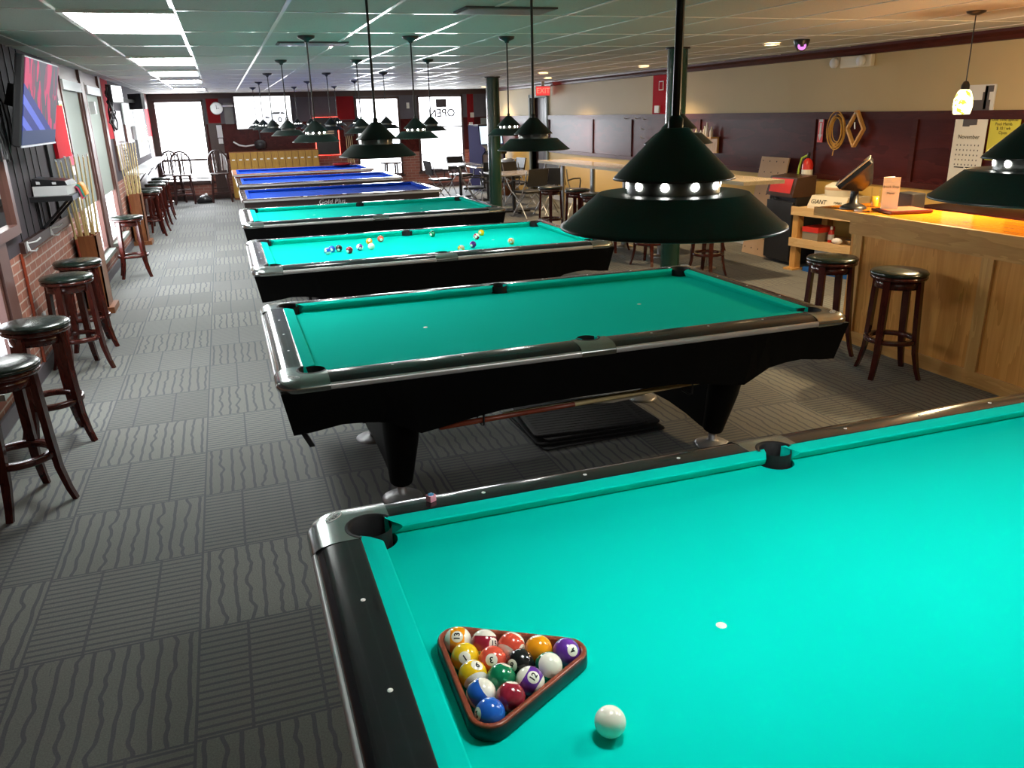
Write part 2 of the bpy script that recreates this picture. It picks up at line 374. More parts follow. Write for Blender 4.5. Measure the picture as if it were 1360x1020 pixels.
# left wall: brick below, boards above, two windows
LW = ((5.80, 7.08, .34, 2.30), (7.50, 8.76, .34, 2.30), (1.25, 2.02, .30, 1.0))
def pk(u, z):
    for a in LW:
        if inr(u, a[0], a[1]) and inr(z, a[2], a[3]): return None
    if z < .08: return 3
    if inr(u, 5.2, 8.95): return 0 if z < .95 else (2 if inr(u, 7.35, 7.50) else 3 if u > 5.6 else 4)
    if u < 5.2: return 0 if z < .93 else 1
    if u < 10.0: return 0 if z < 1.0 else (2 if z > 1.6 else 1)
    if u < 16: return (0 if u < 12.2 else 3) if z < 1.02 else 1
    return 2 if inr(z, 1.5, 2.1) else 3
wall('wall_left', 'y', XL, -.04, [YF-.3, 1.25, 2.02, 5.2, 5.6, 5.80, 7.08, 7.35, 7.50, 8.76, 8.95, 10.0, 12.2, 16, YB+.25], [0, .08, .30, .34, .93, .95, 1.0, 1.02, 1.5, 1.6, 2.1, 2.30, ZC],
     [M_brickL, M_board, M_red, M_brownpost, M_rubber], pk)
for i, (y0, y1, z0, z1) in enumerate(LW):
    f = MB(); x0, x1, w_ = XL-.038, XL+.012, .05
    f.box((x0, y0, z0), (x1, y0+w_, z1)); f.box((x0, y1-w_, z0), (x1, y1, z1)); f.box((x0, y0, z1-w_), (x1, y1, z1)); f.box((x0, y0+w_, z0), (x1, y1-w_, z0+.03))
    w = struct(f.obj('window_%d' % (i+4), M_brownpost)); MB().box((XL-.036, y0+w_, z0+.03), (XL-.032, y1-w_, z1-w_)).obj('pane', M_glass, w)
    if i < 2:
        MB().box((XL-.024, y0+w_, .93), (XL-.014, y1-w_, z1-w_)).obj('blind', M_blind, w)
        MB().box((XL-.012, y0+w_-.02, z1-.13), (XL+.035, y1-w_+.02, z1-.03)).obj('valance', M_white, w)
    MB().box((XL-.038, y0-.03, z0-.04), (XL+.09, y1+.03, z0)).obj('sill', M_blind, w)
# posts on the left wall, ledge with the hooks, baseboard
b = MB()
for y0, y1, z0, z1 in ((7.10, 7.34, .30, ZC), (8.74, 8.94, .30, ZC), (2.03, 2.27, 0, 1.12)): b.box((XL, y0, z0), (XL+.03, y1, z1))
struct(b.obj('trim_2', M_brownpost))
struct(MB().box((XL, 2.75, .92), (XL+.035, 4.85, 1.0)).obj('trim_3', M_dkbrown))
struct(MB().box((XL, YF, 0), (XL+.02, YB, .10)).obj('baseboard_left', M_greywall))
b = MB()
for k in range(6): b.box((XL, 2.86+.23*k, 1.0), (XL+.006, 2.872+.23*k, ZC))
struct(b.obj('trim_4', M_rubber))
# right wall: yellow below, mahogany panels, beige above, red strip, doorway
def pk(u, z):
    if inr(u, 12.95, 13.95) and z < 2.12: return None
    if inr(u, 7.78, 8.28) and z > 1.0: return 3 if z > 1.74 else 4
    if z < 1.0: return 0
    if u > 13.95: return 2 if z > 1.74 else 1
    return 1 if z < 1.74 else 2
wall('wall_right', 'y', XR, .25, [YF-.3, 7.78, 8.28, 12.95, 13.95, YB+.25], [0, 1.0, 1.74, 2.12, ZC], [M_yellow, M_maho, M_beige, M_red, M_mahot], pk)
b = MB(); b.box((XR-.03, YF, 1.66), (XR, 12.9, 1.74)); b.box((XR-.025, YF, .98), (XR, 12.9, 1.04))
for y in (-3.0, -1.0, 1.1, 2.7, 4.25, 6.8, 9.0, 10.6, 12.86): b.box((XR-.02, y-.03, 1.04), (XR, y+.03, 1.66))
b.box((XR-.03, 14.0, 1.66), (XR, YB, 1.74)); struct(b.obj('trim_5', M_mahot))
b = MB(); b.loft([[(XR, y, 2.33), (XR-.03, y, 2.335), (XR-.045, y, 2.37), (XR-.07, y, 2.40), (XR-.075, y, ZC), (XR, y, ZC)] for y in (YF, YB)], 0, True, True, False)
struct(b.obj('trim_6', M_mahot))
struct(MB().box((XR-.02, YF, 0), (XR, 12.9, .10)).obj('baseboard_right', M_white))
b = MB(); b.box((XR-.04, 12.88, 0), (XR+.1, 12.95, 2.19)); b.box((XR-.04, 13.95, 0), (XR+.1, 14.02, 2.19)); b.box((XR-.04, 12.88, 2.12), (XR+.1, 14.02, 2.19))
struct(b.obj('trim_7', M_blind))
d = MB(); d.box((XR+.10, 12.95, 0), (XR+.14, 13.95, 2.12)); d = struct(d.obj('door_1', M_dkbrown))
MB().box((XR+.095, 13.42, .0), (XR+.10, 13.44, 2.12)).obj('door_seam', M_plastic, d); MB().cyl((XR+.03, 13.3, 1.0), (XR+.10, 13.3, 1.0), .02, n=10).obj('handle', M_steel, d)
struct(MB().box((XL-.3, YF-.25, 0), (XR+.3, YF, ZC)).obj('wall_front', M_beige))
# fluorescent troffers
for n_, k in enumerate((0, 3, 5, 7, 10)):
    y0 = 1.27+1.22*k; pos_ = ('nearest', 'second', 'middle', 'fourth', 'farthest')[n_]
    t = thing('ceiling_light', '%s of the five flat white fluorescent ceiling panels above the aisle' % pos_, 'ceiling light', (-2.0, y0+.61, ZC-.006), 0, 'fluorescent ceiling panels')
    f = MB(); f.box((-.30, -.61, -.012), (-.27, .61, .006)); f.box((.27, -.61, -.012), (.30, .61, .006)); f.box((-.27, -.61, -.012), (.27, -.585, .006)); f.box((-.27, .585, -.012), (.27, .61, .006)); f.obj('frame', M_tbar, t)
    MB().box((-.27, -.585, -.008), (.27, .585, 0)).obj('diffuser', M_tube, t)
# air vent panels in the ceiling
for x, y, lab in ((-.71, 3.4, 'dark louvred air vent in ceiling near the left aisle'), (.2, 1.0, 'dark louvred air vent in ceiling above the second pool table')):
    v = MB(); v.box((-.29, -.14, -.01), (.29, .14, 0)); o = v.obj('air_vent', M_greywall, None, (x, y, ZC-.001)); tag(o, lab, 'air vent')
    s_ = MB()
    for k in range(9): s_.box((-.27, -.12+.029*k, -.016), (.27, -.108+.029*k, -.010))
    s_.obj('louvre', M_steel, o)
# recessed downlights
for x, y, l in ((3.85, 3.35, 'nearest recessed warm downlight, beside the security camera'), (4.45, 7.2, 'recessed warm downlight in front of the red wall strip'), (3.55, 8.95, 'small recessed downlight nearer the room than its neighbours, left of the exit sign'), (4.40, 10.9, 'bright round warm downlight beside the exit sign'), (4.62, 15.6, 'farthest warm downlight, beside the far green column')):
    t = thing('recessed_downlight', l, 'downlight', (x, y, ZC-.004), 0, 'recessed downlights')
    MB().lathe([(.075, 0), (.095, 0), (.095, -.008), (.075, -.012)], 24, caps=False).obj('trim_ring', M_white, t)
    MB().lathe([(.001, -.006), (.04, -.006), (.074, -.002)], 20, caps=False).obj('lens', M_warm, t)
    light('downlight', 'SPOT', (0, 0, -.03), DOWN_W, (1, .72, .40), parent=t, spot_size=radians(125), spot_blend=.8, shadow_soft_size=.05)
# columns
for x, y, r, l in ((3.10, 10.27, .118, 'round dark green steel column behind the fourth green table'), (3.05, 3.83, .105, 'round dark green steel column behind the nearest big lamp')):
    t = thing('column', l, 'column', (x, y, 0)); MB().lathe([(r, .0), (r, ZC-.02)], 32, caps=False).obj('shaft', M_green, t)
    MB().lathe([(r, 0), (r+.015, .0), (r+.015, .012), (r, .02)], 32, caps=False).obj('base_ring', M_green, t); MB().lathe([(r, 0), (r+.02, 0), (r+.02, .018), (r, .018)], 32, caps=False).obj('top_ring', M_plastic, t, (0, 0, ZC-.02))

# ================================================================== POOL TABLES
HL, HW, RW = 1.27, .635, .178          # half nose to nose, rail width
def pocket_table(loc, label, first):
    t = thing('pool_table', label, 'pool table', loc, 0, 'green pool tables'); X, Y = HL+RW, HW+RW
    zc, zt = .757, .80
    # cloth bed with round bites at the pockets
    ex, ey = HL+.05, HW+.05; cxp, cyp, cr = HL+.012, HW+.012, .060; pts = []
    def corner(sx, sy):
        # arc inside the bed around the corner pocket, from the x-side to the y-side
        a = [(cxp+cr*cos(th), cyp+cr*sin(th)) for th in [radians(308-166*i/14) for i in range(15)]]
        return [(sx*x, sy*y) for x, y in a]
    c_ = corner(1, 1); pts += [(ex, c_[0][1])] + c_ + [(c_[-1][0], ey)]
    sp = [(.058*cos(radians(-10-160*i/10)), HW+.035+.058*sin(radians(-10-160*i/10))) for i in range(11)]
    pts += [(sp[0][0], ey)] + sp + [(sp[-1][0], ey)]
    c_ = corner(-1, 1)[::-1]; pts += [(c_[0][0], ey)] + c_ + [(-ex, c_[-1][1])]
    c_ = corner(-1, -1); pts += [(-ex, c_[0][1])] + c_ + [(c_[-1][0], -ey)]
    pts += [(-sp[0][0], -ey)] + [(-x, -y) for x, y in sp] + [(-sp[-1][0], -ey)]
    c_ = corner(1, -1)[::-1]; pts += [(c_[0][0], -ey)] + c_ + [(ex, c_[-1][1])]
    b = MB(); b.poly(pts, zc-.03, zc); bed = b.obj('cloth', M_felt, t)
    for x in (-.635, .635): MB().lathe([(.001, .0012), (.0105, .0012), (.012, 0)], 16, 0, (x, 0, zc)).obj('spot', M_ivory, t)
    # rails: profile d = distance outward from the nose
    prof = [(.052, .75), (.052, .7985), (.060, .800), (.100, .800), (.122, .7985), (.140, .795), (.155, .789), (.166, .781), (.172, .772), (.172, .75)]
    trim = [(.1705, .778), (.177, .7775), (.1815, .772), (.1825, .763), (.1805, .752), (.1705, .7475)]
    cut, sc = .215, .088     # rail ends measured from the outer corner; half width of the side casting
    def run(name, mat, pr, along, sgn, a, b_, par, smooth=True):
        m = MB(); f = (lambda s, d, z: (s, sgn*(HW+d), z)) if along == 'x' else (lambda s, d, z: (sgn*(HL+d), s, z))
        m.loft([[f(s, d, z) for d, z in pr] for s in (a, b_)], 0, True, True, smooth); return m.obj(name, mat, par)
    segs = [('x', s, a*sc, a*(X-cut)) for s in (1, -1) for a in (1, -1)] + [('y', s, -(Y-cut), Y-cut) for s in (1, -1)]
    for along, sg, a, b_ in segs:
        a, b_ = min(a, b_), max(a, b_)
        rl = run('rail', M_black, prof, along, sg, a, b_, t); run('aluminium_trim', M_alu, trim, along, sg, a, b_, rl)
        s_ = MB()
        ks = [k for k in ((1, 2, 3) if along == 'x' else (-1, 0, 1))]
        for k in ks:
            v = k*.3175*(1 if along == 'y' else (1 if (a+b_) > 0 else -1))
            p = (v, sg*(HW+.094), .8003) if along == 'x' else (sg*(HL+.094), v, .8003)
            s_.lathe([(.001, .0008), (.0055, .0008), (.006, 0)], 12, 0, p)
        s_.obj('sight', M_ivory, rl)
        # cushion: top slopes down to the nose, undercut below, mitred ends
        if along == 'x': lo, hi = sorted((a, b_)); inn = .055-sc; s0 = .062 if lo > 0 else -(HL-.062); s1 = (HL-.062) if lo > 0 else -.062
        else: s0, s1 = -(HW-.062), HW-.062
        cp = [(.054, .799, 0), (.030, .7985, .35), (.004, .7955, .93), (0, .792, 1), (.004, .785, .95), (.022, .766, .55), (.034, .7555, .3), (.054, .7555, 0)]
        m = MB(); R_ = []
        o0, o1 = s0, s1
        e0 = (.030 if (along == 'x' and lo > 0) else .040) ; e1 = (.030 if (along == 'x' and lo < 0) else .040)
        f = (lambda s, d, z: (s, sg*(HW+d), z)) if along == 'x' else (lambda s, d, z: (sg*(HL+d), s, z))
        R_.append([f(o0-e0*(1-w), d, z) for d, z, w in cp]); R_.append([f(o1+e1*(1-w), d, z) for d, z, w in cp])
        m.loft(R_, 0, True, True, False); m.obj('cushion', M_felt, t)
    # corner castings: rounded outer edge swept round the corner plus a flat top with the pocket bite
    op = [(0, .7475), (-.002, .752), (-.0045, .763), (-.003, .772), (.003, .7805), (.012, .788), (.024, .7935), (.040, .7975), (.058, .7998), (.075, .8008)]
    for sx, sy in ((-1, -1), (1, -1), (1, 1), (-1, 1)):
        m = MB(); r = .095; path = [(X-cut, Y, 0, 1)]
        for i in range(11): th = pi/2-pi/2*i/10; path.append((X-r+r*cos(th), Y-r+r*sin(th), cos(th), sin(th)))
        path.append((X, Y-cut, 1, 0))
        rings = [[(sx*(px-nx*e), sy*(py-ny*e), z) for e, z in op] for px, py, nx, ny in path]
        m.loft(rings, 0, False, False, True)
        inner = [(px-nx*.075, py-ny*.075) for px, py, nx, ny in path]
        pc = (HL+.020, HW+.020); pr_ = .066
        arc = [(pc[0]+pr_*cos(radians(a_)), pc[1]+pr_*sin(radians(a_))) for a_ in range(-52, 143, 13)]
        top = inner + [(HL+.052, Y-cut), (HL+.052, arc[0][1])] + arc + [(arc[-1][0], HW+.052), (X-cut, HW+.052)]
        top = [(sx*x, sy*y) for x, y in top]; m.poly(top, .770, .8008)
        co = m.obj('corner_casting', M_cast, t)
        e = MB(); c0 = (sx*(X-.072), sy*(Y-.072)); dv = atan2(sy, -sx)
        ring = [(c0[0]+.030*cos(dv)*cos(a_)-.013*sin(dv)*sin(a_), c0[1]+.030*sin(dv)*cos(a_)+.013*cos(dv)*sin(a_), .8012) for a_ in [2*pi*i/20 for i in range(20)]]
        e.tube(ring, .0013, 5, 0, True)
        for s0 in (-1, 0, 1):
            q0 = Vector((c0[0]+s0*.013*cos(dv), c0[1]+s0*.013*sin(dv), .8012)); e.tube([tuple(q0+Vector((.005*cos(dv+a_), .005*sin(dv+a_), 0))) for a_ in [2*pi*i/10*.8 for i in range(10)]], .0011, 5)
        e.obj('emblem', M_alu, co)
        liner(t, sx*pc[0], sy*pc[1], pr_-.002)
    for sy in (-1, 1):
        m = MB(); xs = (-sc, sc); m.loft([[(x, sy*(Y-e), z) for e, z in op] for x in xs], 0, False, False, True)
        arc = [(.060*cos(radians(a_)), HW+.038+.060*sin(radians(a_))) for a_ in range(170, 9, -16)]
        top = [(sc, Y-.075), (-sc, Y-.075), (-sc, HW+.052), (arc[0][0], HW+.052)] + arc + [(arc[-1][0], HW+.052), (sc, HW+.052)]
        m.poly([(x, sy*y) for x, y in top], .770, .8008); m.obj('side_casting', M_cast, t); liner(t, 0, sy*(HW+.040), .058)
    # body: sloping apron with an arched lower edge
    zb = [(0, .535), (.28, .532), (.47, .526), (.62, .508), (.75, .487), (.87, .470), (.94, .505), (1.02, .545), (1.12, .560), (1.22, .566), (1.36, .548), (1.435, .545)]
    xs = [-x for x, z in zb[::-1]][:-1] + [x for x, z in zb]; zz = [z for x, z in zb[::-1]][:-1] + [z for x, z in zb]
    m = MB()
    for sy in (-1, 1):
        rings = [[(x*(X-.010)/1.435, sy*(Y-.010), .749), (x*(X-.045)/1.435, sy*(Y-.055), z), (x*(X-.065)/1.435, sy*(Y-.085), z), (x*(X-.03)/1.435, sy*(Y-.04), .749)] for x, z in zip(xs, zz)]
        m.loft(rings, 0, True, True, False)
    for sx in (-1, 1):
        ys = [-1, -.8, -.4, 0, .4, .8, 1]; zz2 = [.545, .555, .56, .55, .56, .555, .545]
        rings = [[(sx*(X-.010), y*(Y-.012), .749), (sx*(X-.045), y*(Y-.057), z), (sx*(X-.065), y*(Y-.06), z), (sx*(X-.03), y*(Y-.04), .749)] for y, z in zip(ys, zz2)]
        m.loft(rings, 0, True, True, False)
    m.box((-1.30, -.62, .60), (1.30, .62, .725)); m.obj('body', M_body, t)
    # two pedestals, each with an arch and two chrome feet
    for sx in (-1, 1):
        x0 = sx*.90; m = MB(); w = .075
        out = [(-.58, .60), (-.51, .30), (-.47, .10), (-.36, .095), (-.20, .115), (0, .125), (.20, .115), (.36, .095), (.47, .10), (.51, .30), (.58, .60)]
        n = len(out); A = [(x0-w*(.55+.75*(z-.1)), y, z) for y, z in out]; B = [(x0+w*(.55+.75*(z-.1)), y, z) for y, z in out]
        m.add(A+B, [tuple(range(n)), tuple(range(2*n-1, n-1, -1))] + [(i, (i+1) % n, n+(i+1) % n, n+i) for i in range(n)])
        for sy in (-1, 1): m.tube([(x0, sy*.55, .60), (x0, sy*.50, .35), (x0, sy*.425, .10)], [.105, .085, .058], 18)
        p = m.obj('pedestal', M_body, t)
        for sy in (-1, 1): MB().lathe([(.10, 0), (.102, .006), (.085, .016), (.040, .026), (.024, .032), (.024, .10)], 28, 0, (x0, sy*.425, 0)).obj('foot', M_foot, p)
    return t
def liner(t, x, y, r):
    m = MB(); m.lathe([(r+.004, .8015), (r-.003, .8025), (r-.008, .797), (r-.008, .70), (r-.014, .62), (.001, .61)], 24, 0, (x, y, 0), True, False)
    # clip the front half above the cloth so the mouth stays open
    keep_v, keep_f = m.v, []
    for f in m.f:
        c = [sum(keep_v[i][a] for i in f)/len(f) for a in range(3)]
        toward = ((c[0]-x)*(-x/(abs(x)+1e-6) if abs(x) > .1 else 0) + (c[1]-y)*(-y/(abs(y)+1e-6)))
        lim = r*.30 if abs(x) > .1 else r*.05
        if c[2] > .757 and toward > lim: continue
        keep_f.append(f)
    m.f = keep_f; m.m = m.m[:len(keep_f)]; m.sm = m.sm[:len(keep_f)]
    m.obj('pocket', M_rubber, t)
pt = pocket_table((0, TY[0], 0), 'nearest green pool table, holding the racked balls and the white cue ball', True)
for y, l in ((TY[1], 'second green pool table, empty, with a cue stick slung beneath it'), (TY[2], 'third green pool table, with loose balls scattered over the cloth'), (TY[3], 'fourth and farthest green pool table, empty, in front of the blue ones')):
    p2 = dup(pt, (0, y, 0), 0, l)
    if y == 0: T2 = p2
MB().loft([[(-1.398, -.60, .56), (-1.378, -.60, .56), (-1.378, -.57, .56), (-1.398, -.57, .56)], [(-1.335, -.63, .43), (-1.312, -.63, .43), (-1.312, -.60, .43), (-1.335, -.60, .43)]], 0, True, True, False).obj('hanging_strap', M_rubber, T2)

def carom_table(loc, label, wooden, gold):
    t = thing('billiard_table', label, 'billiard table', loc, 0, 'blue cloth billiard tables'); X, Y = 1.385, .83; IX, IY = X-.125, Y-.125
    MB().box((-IX-.03, -IY-.03, .735), (IX+.03, IY+.03, .757)).obj('cloth', M_feltb, t)
    mr = M_railw if wooden else M_railb; mb = M_bodyr if wooden else M_bodyb
    for sy in (-1, 1):
        r = MB(); r.rbox((-X, min(sy*(IY+.045), sy*Y), .755), (X, max(sy*(IY+.045), sy*Y), .80), .02); r = r.obj('rail', mr, t)
        s_ = MB()
        for k in range(-3, 4): s_.lathe([(.001, .001), (.007, .001), (.007, 0)], 8, 0, (k*.315, sy*(IY+.09), .80))
        s_.obj('sight', M_ivory, r)
        MB().box((-X+.02, min(sy*(Y-.003), sy*(Y+.008)), .758), (X-.02, max(sy*(Y-.003), sy*(Y+.008)), .785)).obj('metal_edge', M_alu, r)
        MB().loft([[(sx*(IX+.0), sy*IY, .793), (sx*(IX+.046), sy*(IY+.046), .7985), (sx*(IX+.046), sy*(IY+.046), .757), (sx*IX, sy*(IY+.01), .765)] for sx in (-1, 1)], 0, True, True, False).obj('cushion', M_feltb, t)
    for sx in (-1, 1):
        r = MB(); r.rbox((min(sx*(IX+.045), sx*X), -IY-.045, .755), (max(sx*(IX+.045), sx*X), IY+.045, .80), .01); r = r.obj('rail', mr, t)
        s_ = MB()
        for k in (-1, 0, 1): s_.lathe([(.001, .001), (.007, .001), (.007, 0)], 8, 0, (sx*(IX+.09), k*.32, .80))
        s_.obj('sight', M_ivory, r)
        MB().box((min(sx*(X-.003), sx*(X+.008)), -Y+.02, .758), (max(sx*(X-.003), sx*(X+.008)), Y-.02, .785)).obj('metal_edge', M_alu, r)
        MB().loft([[(sx*IX, sy*(IY+.0), .793), (sx*(IX+.046), sy*(IY+.046), .7985), (sx*(IX+.046), sy*(IY+.046), .757), (sx*(IX+.01), sy*IY, .765)] for sy in (-1, 1)], 0, True, True, False).obj('cushion', M_feltb, t)
    b = MB(); b.box((-X+.03, -Y+.03, .66), (X-.03, Y-.03, .752)); b.box((-X+.06, -Y+.06, .56), (X-.06, Y-.06, .652)); b.obj('body', mb, t)
    for sx in (-1, 1):
        p = MB(); p.loft([[(sx*.92-.12*s, -.5*s, z), (sx*.92+.12*s, -.5*s, z), (sx*.92+.12*s, .5*s, z), (sx*.92-.12*s, .5*s, z)] for z, s in ((.03, 1.05), (.06, .95), (.56, 1.1))], 0, True, True, False)
        p = p.obj('pedestal', mb, t)
    if gold: text_obj('lettering', 'Gold Plus', .095, M_white, basis((1, 0, 0), (0, 0, 1), (-.19, -Y+.028, .706)), t, .001, .25)
    return t
M_railb = plain('dark brown rail', (.085, .055, .05), .2, 0, .15, 10, coat=.5); M_bodyb = plain('dark brown body', (.030, .018, .016), .35, 0, .2)
M_railw = wood('orange wood rail', (.40, .14, .06), (.60, .26, .14), 6, (.15, 1, 1), .3, .4); M_bodyr = plain('red brown body', (.20, .02, .015), .35, 0, .2)
carom_table((0, TY[4], 0), 'nearest blue billiard table, dark brown with white lettering on its side', False, True)
carom_table((0, TY[5], 0), 'middle of the three blue billiard tables, dark brown rails', False, False)
carom_table((-.03, TY[6], 0), 'farthest blue billiard table, with orange wooden rails and red brown body', True, False)

# ================================================================== PENDANT LAMPS
def pendant(lit):
    t = thing('pendant_lamp', 'x', 'pendant lamp', (0, 0, 1.645), 0, 'two-tier pendant lamps over the tables')
    H = ZC-1.645
    MB().lathe([(.0065, .165), (.0065, H-.02)], 10, caps=False).obj('rod', M_plastic, t)
    MB().lathe([(.015, H-.05), (.022, H-.035), (.062, H-.020), (.066, H-.004), (.066, H)], 24).obj('canopy', M_plastic, t)
    MB().lathe([(.0075, .175), (.012, .170), (.012, .1555)], 24, caps=False).lathe([(.007, .156), (.021, .156)], 48, caps=False).lathe([(.021, .156), (.023, .154), (.098, .080), (.100, .076), (.097, .076), (.023, .148)], 48, caps=False).obj('upper_cone', M_lamp, t)
    r = MB(); r.lathe([(.076, .052), (.076, .090), (.072, .090), (.072, .052)], 48, caps=False); r = r.obj('ring', M_lampring, t)
    for k in range(10):
        d = MB()
        a = 2*pi*k/10+.25; c = Vector((.0765*cos(a), .0765*sin(a), .068)); n_ = Vector((cos(a), sin(a), 0)); u = Vector((-sin(a), cos(a), 0)); vs = [tuple(c+n_*.001+u*.007*cos(q)+Vector((0, 0, .007*sin(q)))) for q in [2*pi*i/12 for i in range(12)]]
        d.add(vs, [tuple(range(12))]); d.obj('light_hole', M_dot if lit else M_lampring, r)
    MB().lathe([(.074, .054), (.122, .054), (.124, .0535)], 56, caps=False).lathe([(.124, .0535), (.126, .052), (.182, .004), (.187, .002), (.188, -.002), (.185, -.003)], 56, caps=False).obj('lower_shade', M_lamp, t)
    MB().lathe([(.03, .051), (.122, .049), (.125, .047), (.180, .001), (.1855, -.003)], 56, caps=False).obj('shade_lining', M_lampin, t)
    s_ = MB(); s_.lathe([(.020, .05), (.020, .015), (.016, .01)], 16); s_ = s_.obj('socket', M_white, t)
    MB().sphere((0, 0, .022), .026, 16, 10, sc=(1, 1, 1)).obj('bulb', M_bulb if lit else M_ivory, t)
    if lit: light('lamp_light', 'POINT', (0, 0, -.012), LAMP_W, (1, .985, .95), parent=t, shadow_soft_size=.045)
    return t
ORD = ['the nearest green table', 'the second green table', 'the third green table', 'the fourth green table', 'the nearest blue table', 'the middle blue table', 'the farthest blue table']
proto = {True: pendant(True), False: pendant(False)}; used = set()
for i, y in enumerate(TY):
    for j, x in enumerate((-.833, -.02, .80) if i == 0 else (-.82, -.005, .85 if i == 1 else .81)):
        lit = i in (0, 2, 5, 6); l = '%s black two-tier pendant lamp, %s of the three over %s' % ('lit' if lit else 'unlit', ('left', 'middle', 'right')[j], ORD[i])
        if lit not in used: used.add(lit); o = proto[lit]; o.location = (x, y-(.06 if i == 0 else 0), 1.645); o['label'] = l
        else: dup(proto[lit], (x, y-(.06 if i == 0 else 0), 1.645), .37*(i*3+j), l)

# ================================================================== BALLS
BC = {1: (.90, .60, .015), 2: (.015, .12, .55), 3: (.72, .09, .05), 4: (.12, .03, .30), 5: (.95, .36, .01), 6: (.005, .19, .08), 7: (.28, .015, .035), 8: (.012, .012, .013)}
BM = {}
def ball_mat(n):
    if n in BM: return BM[n]
    t = NT('ball enamel'); iv = c4((.95, .93, .80))
    if n == 0: t.set(iv, .12)
    else:
        x, y, z = t.sep(t.pos()); c = c4(BC[n if n < 9 else n-8]); col = c
        if n > 8: col = t.mix(t.math('GREATER_THAN', t.math('ABSOLUTE', z), .0150), c, iv)
        rr = t.math('SQRT', t.math('ADD', t.math('POWER', y, 2.0), t.math('POWER', z, 2.0)))
        col = t.mix(t.math('LESS_THAN', rr, .0120), col, iv); t.set(col, .12)
    t.b.inputs['Coat Weight'].default_value = .4; BM[n] = t.m; return t.m
BR = .0286
def ball(n, p, num, up, label, group=None, small=False):
    """num, up: directions (world) of the number disc and of the top of the numeral"""
    nx = Vector(num).normalized(); u = Vector(up); u = (u-nx*u.dot(nx)).normalized(); yv = u.cross(nx)
    m = Matrix((nx, yv, u)).transposed().to_4x4(); m.translation = Vector(p)
    k = 'cue_ball' if n == 0 else 'billiard_ball'
    o = MB().sphere((0, 0, 0), BR, 40 if not small else 24, 24 if not small else 14).obj(k, ball_mat(n)); o.matrix_world = m; tag(o, label, 'billiard ball', group)
    if n and not small:
        for sgn in (1, -1):
            me = text_mesh(str(n), .0165, 0, 0, .0005); bm = bmesh.new(); bm.from_mesh(me); bmesh.ops.triangulate(bm, faces=bm.faces); bmesh.ops.subdivide_edges(bm, edges=bm.edges, cuts=3, use_grid_fill=True); bm.to_mesh(me); bm.free()

            for v in me.vertices:
                a, b_ = v.co.x*sgn, v.co.y; a, b_ = a, b_; v.co = Vector((sgn*sqrt(max(1e-9, BR*BR-a*a-b_*b_)), a, b_))*1.004
            me.materials.clear(); me.materials.append(M_ink); me.name = 'numeral'; q = bpy.data.objects.new('numeral', me); COL.objects.link(q); q.parent = o
    return o
Rv, Uv, Tv = rx, -dn, -fw     # photo right / up / toward the viewer, used only to read off how each ball is turned
# the rack: outer corners from the photo's three corner balls
A0, B0, C0 = Vector((-1.199, -2.678, 0)), Vector((-.998, -2.795, 0)), Vector((-1.205, -2.908, 0))
cen = (A0+B0+C0)/3; ang = atan2((B0-cen).y, (B0-cen).x)
Rk = lambda k: cen+Vector((cos(ang+k*2*pi/3), sin(ang+k*2*pi/3), 0))*(.2286/sqrt(3))
B_, A_, C_ = Rk(0), Rk(1), Rk(2)
RACK = [  # (row from A-side edge to C, index) n, number dir (r,u), numeral up (r,u), hidden?
    (0, 0, 13, (-.05, .30), (-1, .05), 'orange striped ball with number 13 at the far left corner of the rack'),
    (0, 1, 15, (-.3, -.95), (.05, 1.0), 'maroon striped ball with a white top along the far side of the rack'),
    (0, 2, 11, (.8, -.3), (-.5, -.75), 'coral striped ball with a white patch along the far side of the rack'),
    (0, 3, 5, (.3, -1.5), (0, 1), 'plain orange ball next to the purple one at the far side of the rack'),
    (0, 4, 4, (.50, .15), (-.5, -.8), 'solid purple ball with number 4 in the right corner of the rack'),
    (1, 0, 1, (-.03, -.03), (.5, -.75), 'solid yellow ball with number 1 along the left side of the rack'),
    (1, 1, 3, (-.08, .03), (.15, -1), 'solid coral ball with number 3 near the middle of the rack'),
    (1, 2, 8, (-.62, -.15), (.35, .9), 'black ball with number 8 in the middle of the rack'),
    (1, 3, 14, (-1.2, -.6), (.25, .15), 'green striped ball turned to show its white side, in the rack'),
    (2, 0, 9, (.30, .66), (.1, -1), 'yellow striped ball with number 9 along the left side of the rack'),
    (2, 1, 6, (-.5, -1.4), (0, 1), 'solid green ball in the rack'),
    (2, 2, 12, (.25, .28), (-.75, .6), 'purple striped ball with number 12 in the rack'),
    (3, 0, 10, (.3, -1.3), (.75, .55), 'blue striped ball along the left side of the rack'),
    (3, 1, 7, (-.2, -1.6), (0, 1), 'solid maroon ball near the front corner of the rack'),
    (4, 0, 2, (-.86, -.02), (-.1, -.95), 'solid blue ball with number 2 in the front corner of the rack')]
ZB = .757+BR
for r_, c_, n, nd, up, lab in RACK:
    p = A_+(C_-A_)*(r_/4)+(B_-A_)*(c_/4); q = nd[0]**2+nd[1]**2
    T_ = (Vector((-1.5317, -4.0584, 1.8321))-Vector((p.x, p.y, ZB))).normalized(); R_ = Uv.cross(T_).normalized(); U_ = T_.cross(R_)
    num = R_*nd[0]+U_*nd[1]+T_*(sqrt(1-q) if q < .98 else -.25)
    uq = up[0]**2+up[1]**2; upv = R_*up[0]+U_*up[1]+T_*(sqrt(1-uq) if uq < .95 else 0)
    if n in (14, 15, 11, 10):   # striped balls whose pole, not number, shows
        uz = upv.normalized(); num = (num-uz*num.dot(uz)).normalized()
    ball(n, (p.x, p.y, ZB), num, upv, lab, 'racked balls')
ball(0, (-1.004, -3.004, ZB), (0, 0, 1), (1, 0, 0), 'white cue ball alone on the nearest table, right of the rack')
